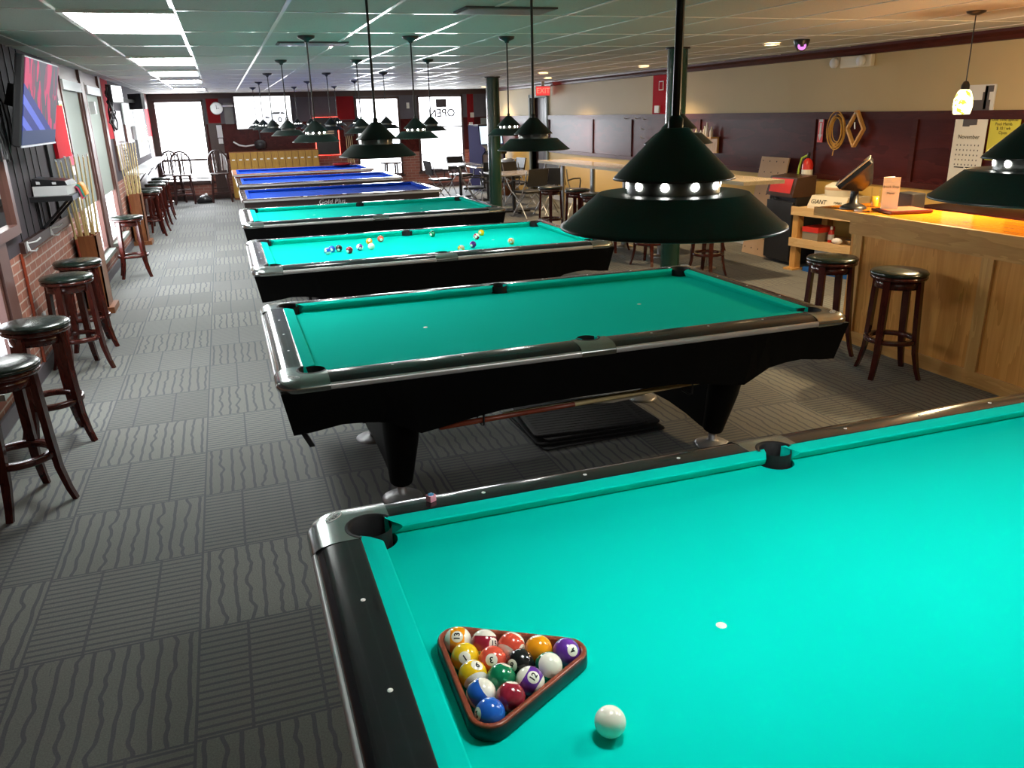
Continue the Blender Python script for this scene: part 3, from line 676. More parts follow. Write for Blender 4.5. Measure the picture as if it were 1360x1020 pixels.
# rack frame
t = thing('ball_rack', 'dark red brown triangular rack around the balls on the nearest table', 'ball rack', (cen.x, cen.y, .757))
def tri(off, r_, z, n=7):
    out = []
    for k, P in ((0, B_), (1, A_), (2, C_)):
        a = ang+k*2*pi/3
        for i in range(n+1): q = a-pi/3+2*pi/3*i/n; out.append((P.x-cen.x+(BR+off)*cos(q), P.y-cen.y+(BR+off)*sin(q), z))
    return out
m = MB(); sec = [(.0015, .010), (.0015, .032), (.003, .035), (.010, .036), (.013, .034), (.0135, .012), (.012, .004), (.003, .004)]
m.loft([tri(o_, 0, z) for o_, z in sec]+[tri(sec[0][0], 0, sec[0][1])], 0, True, False, True); m.obj('frame', [M_rack], t)
m = MB(); m.loft([tri(.0130, 0, .032), tri(.0142, 0, .031), tri(.0150, 0, .004), tri(.0135, 0, .002)], 0, True, False, True); m.obj('outer_band', M_plastic, t)
# chalk on the rail
k_ = thing('chalk_cube', 'small pink and blue cube of cue chalk on the far rail of the nearest table', 'cue chalk', (-1.105, TY[0]+.735, .8005), .5)
MB().rbox((-.011, -.011, 0), (.011, .011, .019), .002).obj('paper_wrap', plain('pink wrap', (.72, .30, .38), .6), k_); MB().lathe([(.009, 0), (.009, .002), (.004, .001)], 12, 0, (0, 0, .0185)).obj('blue_chalk', plain('blue chalk', (.10, .35, .62), .9), k_)
# loose balls on the third table
LB = [(10, -.830, 2.650, 'blue and white striped ball, leftmost on the third table'), (2, -.782, 2.745, 'solid blue ball touching the black one on the third table'), (8, -.722, 2.757, 'black ball on the third table'),
      (7, -.655, 2.620, 'dark maroon ball nearest the front rail on the third table, left half'), (12, -.552, 2.739, 'white ball with a dark stripe on the third table'), (5, -.425, 3.02, 'yellow orange ball behind the cue ball on the third table'),
      (0, -.456, 2.728, 'white cue ball on the third table'), (3, -.304, 3.13, 'red ball near the far rail on the third table'), (6, .186, 3.19, 'green ball against the far rail on the third table'),
      (1, .615, 3.05, 'solid yellow ball at the far right of the third table'), (15, .505, 2.84, 'cream striped ball beside the yellow one on the third table'), (4, .347, 2.42, 'dark purple blue ball on the right half of the third table'),
      (9, .200, 2.26, 'yellow striped ball half hidden by the front rail of the third table'), (13, .695, 2.44, 'orange striped ball, rightmost on the third table')]
for i, (n, x, y, l) in enumerate(LB):
    a = random.uniform(-1, 1); num = Rv*random.uniform(-.5, .5)+Uv*random.uniform(-.6, .2)+Tv*.7; ball(n, (x, y, ZB), num, (cos(a*2), .2, sin(a*3)), l, 'loose balls on the third table', True)

# ================================================================== CUES UNDER TABLE 2, MATS
def cue_obj(label, group=None, L=1.47):
    t = thing('cue_stick', label, 'cue stick', (0, 0, 0), 0, group)
    MB().tube([(0, 0, .72*0), (0, 0, .01), (0, 0, .70)], [.012, .0145, .0118], 10).obj('butt', M_cueb, t)
    MB().tube([(0, 0, .70), (0, 0, 1.2), (0, 0, L-.02)], [.0116, .0085, .0065], 10).obj('shaft', M_cue, t)
    MB().cyl((0, 0, L-.02), (0, 0, L), .0066, n=8).obj('ferrule', M_ivory, t); return t
def aim(o, a, b):
    a, b = Vector(a), Vector(b); o.location = a; o.rotation_euler = (b-a).to_track_quat('Z', 'Y').to_euler()
q1 = cue_obj('cue stick with red brown butt slung under the second pool table'); aim(q1, (-.735, -.61, .425), (.72, -.60, .455))
t = thing('bridge_stick', 'pale wooden bridge stick lying along the cue under the second table', 'bridge stick', (0, 0, 0))
MB().tube([(-.40, -.57, .430), (.80, -.56, .452)], [.009, .007], 8).obj('shaft', M_cue, t)
MB().loft([[(x, -.555+w*.5, z), (x, -.555-w*.5, z), (x, -.555-w*.5, z+h), (x, -.555+w*.5, z+h)] for x, z, w, h in ((-.02, .43, .012, .01), (.10, .41, .016, .03), (.2, .40, .018, .035), (.30, .405, .016, .03), (.42, .425, .012, .012))], 0).obj('bridge_head', M_cream, t)
for x in (-.52, .62):
    h = MB(); h.tube([(x, -.64, .55), (x, -.635, .415), (x, -.61, .402), (x, -.54, .402), (x, -.52, .43)], .005, 6); h.obj('cue_hook', M_plastic, T2)
for k, (cx, cy, a, w, d, l) in enumerate(((.36, .16, .04, .80, .62, 'bottom'), (.33, .17, -.03, .74, .58, 'second'), (.38, .19, .02, .76, .56, 'third'), (.33, .20, -.08, .70, .54, 'topmost'))):
    m = MB(); m.rbox((-w/2, -d/2, 0), (w/2, d/2, .011), .03)
    for j in range(int(d/.04)): m.box((-w/2+.03, -d/2+.03+j*.04, .011), (w/2-.03, -d/2+.036+j*.04, .0125))
    o = m.obj('rubber_mat', M_rubber, None, (cx, cy, .001+.0135*k), (0, 0, a)); tag(o, 'black rubber floor mat under the second table, %s of the pile' % l, 'floor mat', 'black mats piled under the second table')

# ================================================================== BAR STOOLS
def make_stool():
    t = thing('bar_stool', 'x', 'bar stool'); H = .745
    MB().lathe([(.150, -.060), (.178, -.058), (.185, -.045), (.178, -.032), (.165, -.030)], 40, 0, (0, 0, H), caps=False).obj('seat_ring', M_cherry, t)
    MB().lathe([(.165, -.034), (.183, -.030), (.187, -.016), (.176, -.004), (.130, .004), (.06, .007), (.001, .008)], 40, 0, (0, 0, H), caps=False).obj('seat', M_stoolseat, t)
    MB().lathe([(.140, -.120), (.148, -.118), (.148, -.066), (.140, -.064), (.128, -.066), (.128, -.118)], 36, 0, (0, 0, H), caps=False).obj('seat_apron', M_cherry, t)
    MB().lathe([(.05, -.064), (.10, -.064), (.10, -.056), (.05, -.056)], 20, 0, (0, 0, H)).obj('swivel', M_steel, t)
    for k in range(4):
        a = pi/4+k*pi/2; u = Vector((cos(a), sin(a), 0)); w = Vector((-sin(a), cos(a), 0)); P = [(.150, H-.055), (.158, .50), (.166, .33), (.178, .18), (.205, .06), (.226, 0)]; W_ = [.048, .048, .046, .042, .036, .033]; T_ = [.030, .032, .032, .028, .024, .022]
        rings = []
        for (r, z), ww, tt in zip(P, W_, T_):
            c = u*r+Vector((0, 0, z)); rings.append([tuple(c+u*tt/2*i+w*ww/2*j) for i, j in ((-1, -1), (1, -1), (1, 1), (-1, 1))])
        MB().loft(rings, 0, True, True, False).obj('leg', M_cherry, t)
    MB().lathe([(.138, .245), (.176, .245), (.180, .250), (.180, .270), (.176, .275), (.138, .275), (.134, .26), (.138, .245)], 40, caps=False).obj('footrest_ring', M_cherry, t)
    return t
STOOLS = [(-2.70, .25, .6, 'nearest dark wooden bar stool along the brick wall'), (-2.70, 1.13, .35, 'second dark wooden bar stool along the brick wall, in the front left pair'),
    (-2.78, 2.72, .5, 'third dark bar stool along the brick wall, in front of the cue box'), (-2.81, 3.45, .3, 'fourth dark bar stool along the brick wall, half hidden beside the cue box'),
    (-2.755, 6.86, .15, 'dark bar stool standing alone in the aisle by the windows'),
    (-2.80, 10.75, .2, 'first bar stool under the far wall counter, beside the far cue box'), (-2.80, 11.35, .5, 'second bar stool under the far wall counter'), (-2.80, 12.35, .3, 'third bar stool under the far wall counter'), (-2.80, 13.1, .7, 'fourth bar stool under the far wall counter'), (-2.80, 14.0, .1, 'fifth bar stool under the far wall counter, nearest the window chairs'),
    (2.74, .21, 1.15, 'bar stool at the plywood bar, nearer the camera of the two'), (2.70, .83, 1.25, 'bar stool at the plywood bar, beside the open shelves'),
    (3.10, 7.55, .4, 'leftmost bar stool at the long pale ledge'), (3.28, 6.95, .6, 'second bar stool from the left at the long pale ledge'), (3.22, 6.25, .2, 'third bar stool from the left at the long pale ledge'), (3.33, 5.85, .5, 'fourth bar stool from the left at the long pale ledge'),
    (3.28, 4.75, .5, 'bar stool at the long ledge behind the green column'), (3.50, 3.78, .45, 'bar stool at the near end of the long ledge, right of the green column'),
    (4.12, 5.95, .3, 'bar stool on the wall side of the long ledge, farther one'), (4.45, 5.25, .4, 'bar stool on the wall side of the long ledge, beside the pegboard')]
s0 = make_stool()
for i, (x, y, a, l) in enumerate(STOOLS):
    g = 'bar stools along the left wall' if x < 0 else ('bar stools at the plywood bar' if y < 1 else 'bar stools at the long ledge')
    if i == 0: s0.location = (x, y, 0); s0.rotation_euler = (0, 0, a); s0['label'] = l; s0['group'] = g
    else: dup(s0, (x, y, 0), a, l, g)

# ================================================================== BAR (RIGHT)
t = thing('bar_counter', 'pale oak plywood bar with orange lacquered top', 'bar counter', (0, 0, 0))
b = MB(); b.box((3.06, -3.6, 0), (3.10, 1.06, .965)); b.box((3.10, 1.02, 0), (3.62, 1.06, .965)); b.obj('plywood_front', M_oak, t)
for y in (.97, -.20, -1.42, -2.6): MB().box((3.042, y-.045, .10), (3.06, y+.045, .86)).obj('batten', M_oakv, t)
b = MB(); b.box((3.042, -3.6, 0), (3.06, 1.07, .10)); b.box((3.040, -3.6, .86), (3.06, 1.07, .965)); b.obj('rail_board', M_oakt, t)
b = MB(); b.box((3.005, -3.6, .965), (3.038, 1.46, 1.032)); b.obj('front_edge', M_oakt, t)
b = MB(); b.box((3.038, -3.6, .985), (3.64, 1.46, 1.030)); b.obj('bar_top', M_orange, t)
MB().box((3.26, .20, 1.0306), (3.29, .235, 1.031)).obj('sticker', M_redp, t)
MB().box((3.58, .9, 0), (3.62, 1.40, .985)).obj('end_leg', M_pine, t)
# open shelves of pine
sr = thing('open_shelf', 'rough pine open shelves between the bar and the black fridge', 'shelf unit', (4.60, 3.72, 0), radians(9))
for x in (0, .48):
    for y in (-.02, -1.5):
        p = MB(); p.box((x, y-.04, 0), (x+.09, y+.04, .69)); p.obj('post', M_oakv, sr)
for z, n_ in ((.69, 'top_board'), (.335, 'middle_board')):
    b = MB(); b.box((-.01, -1.56, z-.02), (.58, .03, z+.02)); b.box((-.03, -1.56, z-.06), (-.01, .03, z+.035)); b.obj(n_, M_pine, sr)
MB().box((-.06, -.09, 0), (.10, .05, .02)).obj('foot', M_oakv, sr)
def onshelf(x, y, z): v = Matrix.Rotation(radians(9), 4, 'Z') @ Vector((x, y, 0)); return (4.60+v.x, 3.72+v.y, z)
t = thing('storage_box', 'small grey box with red lid on the middle pine shelf', 'box', onshelf(.14, -.24, .355), radians(9))
MB().box((-.13, -.11, 0), (.13, .11, .10)).obj('box_body', plain('grey box', (.25, .22, .17), .6), t); MB().box((-.135, -.115, .10), (.135, .115, .155)).obj('lid', M_redp, t)
t = thing('spray_bottle', 'red and white bottle standing on the middle pine shelf', 'bottle', onshelf(.12, -.44, .355))
MB().lathe([(.03, 0), (.033, .01), (.033, .11), (.015, .14)], 16).obj('bottle_body', M_redp, t); MB().lathe([(.034, .03), (.034, .09)], 16, caps=False).obj('label_band', M_white, t); MB().lathe([(.014, .14), (.014, .165), (.006, .18)], 12).obj('cap', M_white, t)
o = MB().lathe([(.04, 0), (.075, .05), (.08, .055), (.074, .055), (.038, .01)], 20).obj('bowl', M_steel, None, onshelf(.16, -.70, .355)); tag(o, 'grey metal bowl on the middle pine shelf', 'bowl')
o = MB().sphere((0, 0, 0), .05, 14, 8, sc=(1, 1.3, .7)).obj('cloth_rag', M_white, None, onshelf(.06, -.58, .39)); tag(o, 'crumpled white rag on the middle pine shelf', 'rag')
t = thing('storage_bin', 'white carton with blue base on the floor under the pine shelf', 'bin', onshelf(.18, -.50, 0), radians(9))
MB().box((-.14, -.20, .05), (.14, .20, .28)).obj('carton', M_white, t); MB().box((-.16, -.36, 0), (.16, .33, .05)).obj('tray', plain('blue tray', (.02, .10, .32), .5), t)
t = thing('popcorn_cooker', 'cream round-topped appliance on top of the pine shelf', 'appliance', onshelf(.28, -.36, .71), radians(9))
b = MB(); b.loft([[(-.20, -.26, 0), (.2, -.26, 0), (.2, .26, 0), (-.20, .26, 0)], [(-.20, -.26, .03), (.2, -.26, .03), (.2, .26, .03), (-.20, .26, .03)], [(-.15, -.25, .14), (.2, -.25, .14), (.2, .25, .14), (-.15, .25, .14)]], 0, True, True, False); b.obj('base', M_cream, t)
MB().lathe([(.165, .14), (.17, .20), (.172, .23), (.165, .25), (.10, .285), (.001, .295)], 32, 0, (.02, 0, 0), caps=False).obj('drum', M_cream, t); MB().lathe([(.171, .21), (.175, .225), (.171, .24)], 32, 0, (.02, 0, 0), caps=False).obj('rim', M_pegb, t)
text_obj('lettering', 'GIANT', .07, M_ink, basis((0, -1, 0), (.38, 0, 1), (-.183, .12, .075)), t); text_obj('lettering', 'TURBO', .035, M_ink, basis((0, -1, 0), (.38, 0, 1), (-.18, -.14, .08)), t)
# black fridge with a dark snack case on top
t = thing('mini_fridge', 'black upright fridge between the pegboard and pine shelves', 'fridge', (4.93, 4.16, 0))
MB().rbox((-.20, -.27, .02), (.26, .23, .80), .02).obj('cabinet', M_plastic, t); MB().rbox((-.235, -.265, .05), (-.203, .225, .745), .008).obj('door', M_plastic, t)
b = MB(); [b.cyl((-.238, .17-.05*k, .765), (-.20, .17-.05*k, .765), .011, n=10) for k in range(3)]; b.obj('knob', M_steel, t)
t = thing('display_case', 'dark brown box with bright red front on top of the black fridge', 'display case', (4.93, 4.16, .80))
m = MB(); pr = [(-.25, 0), (-.25, .03), (-.20, .22), (.06, .24), (.07, .24), (.07, 0)]; m.loft([[(x, y, z) for x, z in pr] for y in (-.27, .23)], 0, True, True, False); m.obj('case', plain('dark brown plastic', (.06, .03, .02), .35), t)
m = MB(); m.add([(-.248, -.22, .045), (-.248, .18, .045), (-.208, .18, .205), (-.208, -.22, .205)], [(0, 1, 2, 3)], M=Matrix.Translation((-.004, 0, 0))); m.obj('red_panel', M_redp, t)
# pegboard leaning on the wall
t = thing('pegboard', 'tan board drilled with holes leaning against the wall behind the fridge', 'pegboard')
u = (Vector((5.13, 5.14, 1.20))-Vector((4.80, 4.98, 0))); L_ = u.length
mm = basis(u, (0, -1, 0), (4.80, 4.98, 0.0))
MB().box((0, 0, -.008), (L_, .56, .008), M=mm).obj('board', M_pegb, t); b = MB()
for i in range(9):
    for j in range(4):
        c = (.08+i*.14, .07+j*.14+(.07 if i % 2 else 0)-.02); b.add([tuple(mm @ Vector((c[0]+.010*cos(q), c[1]+.010*sin(q), s_*.0085))) for s_ in (1, -1) for q in [2*pi*k/8 for k in range(8)]], [tuple(range(8)), tuple(range(8, 16))])
b.obj('peg_holes', M_ink, t)
# things on the bar top
t = thing('sales_terminal', 'black tilted sales terminal screen on the bar', 'sales terminal', (3.17, 1.20, 1.03), 0)
MB().lathe([(.10, 0), (.105, .01), (.08, .03), (.035, .05), (.03, .14)], 24).obj('stand', M_plastic, t)
n_ = Vector((-.50, .46, .73)).normalized(); w_ = Vector((.68, .733, 0)).normalized(); mm = basis(w_, n_.cross(w_), (-.02, 0, .285))
MB().rbox((-.19, -.15, -.03), (.19, .15, .015), .02, M=mm).obj('monitor', M_plastic, t); MB().rbox((-.195, -.155, .012), (.195, .155, .024), .02, M=mm).obj('bezel', M_cream, t); MB().box((-.165, -.125, .024), (.165, .125, .0255), M=mm).obj('screen', M_tvoff, t)
MB().loft([[(-.10*s, -.09*s, z), (.10*s, -.09*s, z), (.10*s, .09*s, z), (-.10*s, .09*s, z)] for z, s in ((-.15, .5), (-.10, 1.0), (-.03, 1.6))], 0, M=mm).obj('rear_housing', M_plastic, t)
t = thing('menu_card', 'folded cream menu card standing beside the sales terminal', 'menu', (3.19, .93, 1.057), radians(-15))
for sgn, n_ in ((1, 'front_leaf'), (-1, 'back_leaf')):
    MB().add([(0, 0, 0), (.11, sgn*-.045, 0), (.11, sgn*-.045, .235), (0, 0, .235), (0, .002*sgn, 0), (.11, sgn*-.045+.002*sgn, 0), (.11, sgn*-.045+.002*sgn, .235), (0, .002*sgn, .235)], [(0, 1, 2, 3), (4, 5, 6, 7), (0, 3, 7, 4), (1, 2, 6, 5), (3, 2, 6, 7)]).obj(n_, M_paper, t)
text_obj('lettering', 'Snack Shop\n\nMenu', .024, M_ink, basis((.11, -.045, 0), (0, 0, 1), (.053, -.025, .14)), t, .0004)
t = thing('cash_tray', 'dark red flat tray lying on the bar beside the menu card', 'tray', (3.33, .86, 1.0325), radians(-12))
MB().rbox((-.17, -.14, 0), (.17, .14, .022), .01).obj('tray_base', plain('dark red lacquer', (.10, .012, .012), .25, 0, .1, 5, coat=.4), t); MB().box((-.15, -.12, .022), (.15, .12, .024)).obj('pad', plain('brown pad', (.25, .09, .05), .5), t)
o = MB().lathe([(.03, 0), (.032, .004), (.028, .016), (.012, .02)], 18).obj('call_bell', M_alu, None, (3.10, 1.06, 1.03)); tag(o, 'small metal bell on the left end of the bar', 'bell')
t = thing('beer_glass', 'tall glass half full of amber drink behind the menu card', 'glass', (3.40, 1.22, 1.031)); MB().lathe([(.028, 0), (.036, .15)], 18, caps=False).obj('glass_wall', M_glass, t); MB().lathe([(.026, .004), (.031, .085), (.001, .086)], 18).obj('drink', plain('amber drink', (.55, .30, .03), .2), t)
# back counter behind the bar
t = thing('back_counter', 'green sided cabinet with wooden top behind the bar', 'cabinet', (0, 0, 0))
MB().box((4.62, -2.5, 0), (5.16, 1.95, .86)).obj('cabinet_body', plain('green cabinet', (.05, .12, .05), .5), t); MB().box((4.58, -2.55, .86), (5.16, 1.98, .90)).obj('worktop', M_mahot, t)
o = MB().rbox((-.07, -.09, 0), (.07, .09, .12), .015).obj('card_reader', M_plastic, None, (3.56, 1.02, 1.031)); tag(o, 'small black box behind the cash tray on the bar', 'box')

# ================================================================== LONG LEDGE
t = thing('bar_ledge', 'long narrow pale wooden ledge table on steel posts, right side', 'bar table', (0, 0, 0))
yl0, yl1 = 3.35, 8.65; x0f = lambda y: 3.32+(8.65-y)*.057
m = MB(); m.loft([[(x0f(y), y, 1.03), (x0f(y)+.52, y, 1.03), (x0f(y)+.52, y, 1.07), (x0f(y), y, 1.07)] for y in (yl0, yl1)], 0, True, True, False); m.obj('top', M_ledge, t)
for y in (8.05, 7.05, 6.1, 5.17, 4.2): p = MB(); p.cyl((x0f(y)+.16, y, .01), (x0f(y)+.16, y, 1.03), .038, n=20); p.lathe([(.14, 0), (.14, .008), (.05, .02), (.04, .03)], 24, 0, (x0f(y)+.16, y, 0)); p.obj('post', M_steel, t)

# ================================================================== RIGHT WALL THINGS
def flat(name, mat, y0, y1, z0, z1, x=XR-.021, th=.006): return MB().box((x-th, y0, z0), (x, y1, z1)).obj(name, mat)
BW = lambda y, z, x=XR-.03: basis((0, -1, 0), (0, 0, 1), (x, y, z))     # writing on the right wall
t = thing('emergency_light', 'beige twin-headed emergency light box high on the beige wall', 'emergency light', (XR, 3.62, 2.265))
MB().rbox((-.06, -.24, -.06), (0, .24, .06), .015).obj('housing', M_cream, t)
for y in (.30, -.12): MB().lathe([(.03, -.02), (.055, 0), (.055, .03), (.045, .045), (.001, .05)], 20, M=Matrix.Translation((-.07, y, 0)) @ Matrix.Rotation(-pi/2, 4, 'Y')).obj('lamp_head', M_white, t)
t = thing('security_camera', 'dark dome security camera with purple ring on the ceiling', 'camera', (3.88, 2.93, ZC))
MB().lathe([(.075, 0), (.078, -.01), (.062, -.06), (.03, -.105), (.001, -.11)], 28, caps=False).obj('housing', M_plastic, t)
MB().lathe([(.040, 0), (.040, .01), (.018, .012), (.018, .0)], 20, M=Matrix.Translation((-.028, -.046, -.062)) @ Matrix.Rotation(radians(65), 4, 'X') @ Matrix.Rotation(radians(-30), 4, 'Y')).obj('led_ring', emit('purple led', (.55, .2, .6), .9), t)
t = thing('coiled_cord', 'coiled orange cord hanging on the dark panelled wall', 'cord', (XR-.05, 3.80, 1.55))
m = MB()
for k in range(9): m.tube([(-.012*(k % 3), (.085+.007*k)*cos(q)+.01*sin(k), (.135+.008*k)*sin(q)-.01*(k % 4)) for q in [2*pi*i/28 for i in range(28)]], .0055, 5, 0, True)
m.tube([(-.01, 0, -.15), (-.01, .02, -.22), (-.01, .03, -.29)], .006, 5); m.obj('loops', M_rope, t); MB().cyl((.045, 0, .16), (-.05, 0, .16), .006, n=8).obj('hook', M_steel, t)
t = thing('wooden_ball_rack', 'empty diamond shaped wooden ball rack hanging beside the orange cord', 'ball rack', (XR-.06, 3.50, 1.56))
m = MB(); P = [(0, 0, .19), (0, -.125, 0), (0, 0, -.19), (0, .125, 0)]
for i in range(4): m.bar(P[i], P[(i+1) % 4], .045, .022, up=(0, P[i][1]+P[(i+1) % 4][1], P[i][2]+P[(i+1) % 4][2]))
m.obj('frame', M_oakv, t); MB().cyl((.055, 0, .165), (-.04, 0, .165), .006, n=8).obj('hook', M_steel, t); MB().cyl((-.01, 0, .0), (-.01, .01, .07), .008, n=8).obj('bridge_head', M_alu, t)
o = flat('arrow_sign', M_redp, 4.07, 4.16, 1.40, 1.68); tag(o, 'small red sign with white downward arrow above the fire extinguisher', 'sign')
m = MB(); x_ = XR-.0285; m.add([(x_, y, z) for y, z in ((4.13, 1.62), (4.10, 1.62), (4.10, 1.49), (4.085, 1.49), (4.115, 1.42), (4.145, 1.49), (4.13, 1.49))], [tuple(range(7))]); m.add([(x_, y, z) for y, z in ((4.145, 1.67), (4.085, 1.67), (4.085, 1.63), (4.145, 1.63))], [(0, 1, 2, 3)]); m.obj('arrow', M_white, o)
t = thing('fire_extinguisher', 'red fire extinguisher on the right wall beside the black fridge', 'fire extinguisher', (XR-.12, 4.17, .84))
MB().lathe([(.055, 0), (.065, .01), (.065, .30), (.05, .35), (.02, .38)], 24).obj('cylinder', M_redp, t); MB().lathe([(.0655, .13), (.0655, .25)], 24, caps=False).obj('label_band', M_paper, t)
MB().bar((0, 0, .38), (-.01, -.02, .44), .03, .03).obj('valve', M_plastic, t); m = MB(); m.tube([(0, .02, .41), (-.03, .08, .38), (-.05, .095, .25), (-.05, .10, .15)], .014, 8); m.obj('hose', plain('lime hose', (.35, .50, .06), .5), t)
t = thing('wall_calendar', 'long white calendar for November on the dark wall', 'calendar', (0, 0, 0))
flat('sheet', M_paper, 1.84, 2.20, 1.06, 1.71).parent = t
text_obj('lettering', 'November', .055, M_ink, BW(2.02, 1.50), t, .0003)
m = MB()
for r_ in range(5):
    for c_ in range(7): y = 2.14-.04*c_; z = 1.425-.045*r_; m.box((XR-.0285, y-.005, z-.007), (XR-.027, y+.005, z+.007))
m.obj('day_numbers', M_greywall, t)
m = MB(); m.add([(XR-.0285, y, z) for y, z in ((2.11, 1.595), (2.03, 1.595), (2.03, 1.605), (1.95, 1.61), (1.95, 1.68), (2.05, 1.68), (2.05, 1.665), (2.11, 1.665))], [tuple(range(8))]); m.obj('emblem', M_greywall, t)
m = MB(); m.box((XR-.0285, 2.03, 1.215), (XR-.027, 2.14, 1.225)); m.box((XR-.0285, 1.90, 1.215), (XR-.027, 2.01, 1.225)); m.obj('rules', M_ink, t)
o = flat('wall_picture', M_white, 1.82, 2.13, 1.715, 1.965, XR, .012); tag(o, 'black and white photograph print above the calendar', 'picture')
m = MB(); x_ = XR-.0125
for y0, y1, z0, z1 in ((1.86, 2.06, 1.74, 1.83), (1.88, 1.95, 1.83, 1.90), (1.84, 1.93, 1.90, 1.955), (1.90, 1.93, 1.75, 1.95)): m.box((x_-.001, y0, z0), (x_, y1, z1))
m.obj('printed_image', M_greywall, o)
o = flat('yellow_notice', M_yel, 1.50, 1.81, 1.30, 1.71); tag(o, 'bright yellow handwritten notice right of the calendar', 'notice')
text_obj('lettering', 'One Time Special\nPool Memb.\n$ 10 / wk\nOpen', .038, M_ink, BW(1.66, 1.60), o, .0003)
# red strip things, wall rack with bottles and cues
o = flat('wall_switch', M_cream, 8.02, 8.16, 1.76, 1.87, XR, .03); tag(o, 'small cream box at the foot of the red wall strip', 'thermostat')
o = flat('framed_card', M_paper, 7.93, 8.07, 2.10, 2.24, XR, .01); tag(o, 'small framed card on the red wall strip', 'frame'); flat('card_face', M_red, 7.945, 8.055, 2.115, 2.225, XR-.0105, .002).parent = o
t = thing('wall_shelf', 'small wooden wall shelf with pegs behind the near lamp', 'shelf', (XR-.02, 6.55, 1.42))
MB().box((-.14, -.30, -.02), (0, .30, 0)).obj('shelf_board', M_oakv, t); MB().box((-.03, -.30, -.22), (0, .30, -.02)).obj('back_board', M_oakv, t)
for k, (dy, h) in enumerate(((.20, .12), (.08, .09), (-.02, .15), (-.08, .20), (-.20, .14))):
    m = MB(); m.lathe([(.022, 0), (.024, .01), (.024, h*.6), (.01, h*.8), (.01, h)], 14); o = m.obj('bottle', M_white if k % 2 else M_cream, None, (XR-.09, 6.55+dy, 1.42)); tag(o, ('leftmost', 'second', 'middle', 'tallest', 'rightmost')[k]+' small pale bottle on the wall shelf behind the near lamp', 'bottle', 'bottles on the wall shelf')
for k, (y, z) in enumerate(((8.45, 1.66), (8.75, 1.67), (9.15, 1.67), (8.5, 1.50), (8.5, 1.36))):
    o = MB().tube([(XR-.02, y, z), (XR-.07, y, z), (XR-.08, y, z+.035)], .006, 6).obj('wall_hook', M_alu); tag(o, 'small metal hook on the panelled wall, %s' % ('nearest the red strip', 'middle of the top row', 'farthest from the red strip', 'second down the column', 'lowest of the column')[k], 'hook', 'metal wall hooks')
# exit sign
t = thing('exit_sign', 'red lit EXIT sign above the dark doorway', 'exit sign', (XR-.20, 12.7, 2.235))
MB().box((-.17, -.02, -.10), (.16, .02, .10)).obj('sign_face', M_cream, t); text_obj('lettering', 'EXIT', .15, emit('exit red', (1, .12, .08), 1.8), basis((1, 0, 0), (0, 0, 1), (0, -.023, 0)), t)
MB().box((-.16, -.0215, -.09), (.15, -.0201, .09)).obj('red_glow_face', emit('exit face', (.75, .06, .06), .7), t); MB().box((-.03, -.01, .10), (.03, .01, .19)).obj('mount', M_cream, t)
# pendant with art glass at the bar
t = thing('bar_pendant', 'small glowing art glass pendant over the bar on the right', 'pendant lamp', (3.60, .69, 0))
MB().lathe([(.065, ZC-.001), (.06, ZC-.012), (.02, ZC-.028), (.001, ZC-.03)], 24).obj('canopy', M_plastic, t); MB().cyl((0, 0, 1.955), (0, 0, ZC-.02), .004, n=8).obj('cord', M_plastic, t)
MB().lathe([(.001, 1.965), (.016, 1.96), (.028, 1.935), (.030, 1.905)], 20).obj('cap', M_plastic, t); MB().lathe([(.028, 1.908), (.045, 1.89), (.062, 1.84), (.066, 1.79), (.058, 1.745), (.052, 1.735)], 28, caps=False).obj('glass_shade', M_lampglass, t)
light('pendant_light', 'POINT', (0, 0, 1.70), 40, (1, .72, .38), parent=t, shadow_soft_size=.04)
light('pendant_down_light', 'SPOT', (0, 0, 1.73), 100, (1, .72, .38), parent=t, spot_size=radians(150), spot_blend=.9, shadow_soft_size=.05)
for y in (-1.2,):
    d = dup(t, (3.60, y, 0), 0, 'second small art glass pendant over the bar, beyond the right edge')

# ================================================================== TABLES AND CHAIRS (FAR RIGHT)
M_tabletop = plain('grey laminate table top', (.30, .28, .28), .22, 0, .08, coat=.2)
def cafe_table(x, y, w, d, l, rz=0):
    t = thing('cafe_table', l, 'table', (x, y, 0), rz, 'cafe tables'); MB().rbox((-w/2, -d/2, .71), (w/2, d/2, .74), .02).obj('table_top', M_tabletop, t)
    MB().cyl((0, 0, .03), (0, 0, .71), .035, n=14).obj('pedestal', M_plastic, t); b = MB(); b.bar((-.32, 0, .02), (.32, 0, .02), .07, .035); b.bar((0, -.32, .02), (0, .32, .02), .07, .035); b.obj('base', M_plastic, t)
cafe_table(3.50, 14.1, .80, .95, 'grey topped table nearest the window, left of the far green column')
cafe_table(3.85, 13.1, .75, .80, 'grey topped table between the window table and the green column')
cafe_table(3.62, 10.75, .90, 1.0, 'grey topped table to the right of the far green column')
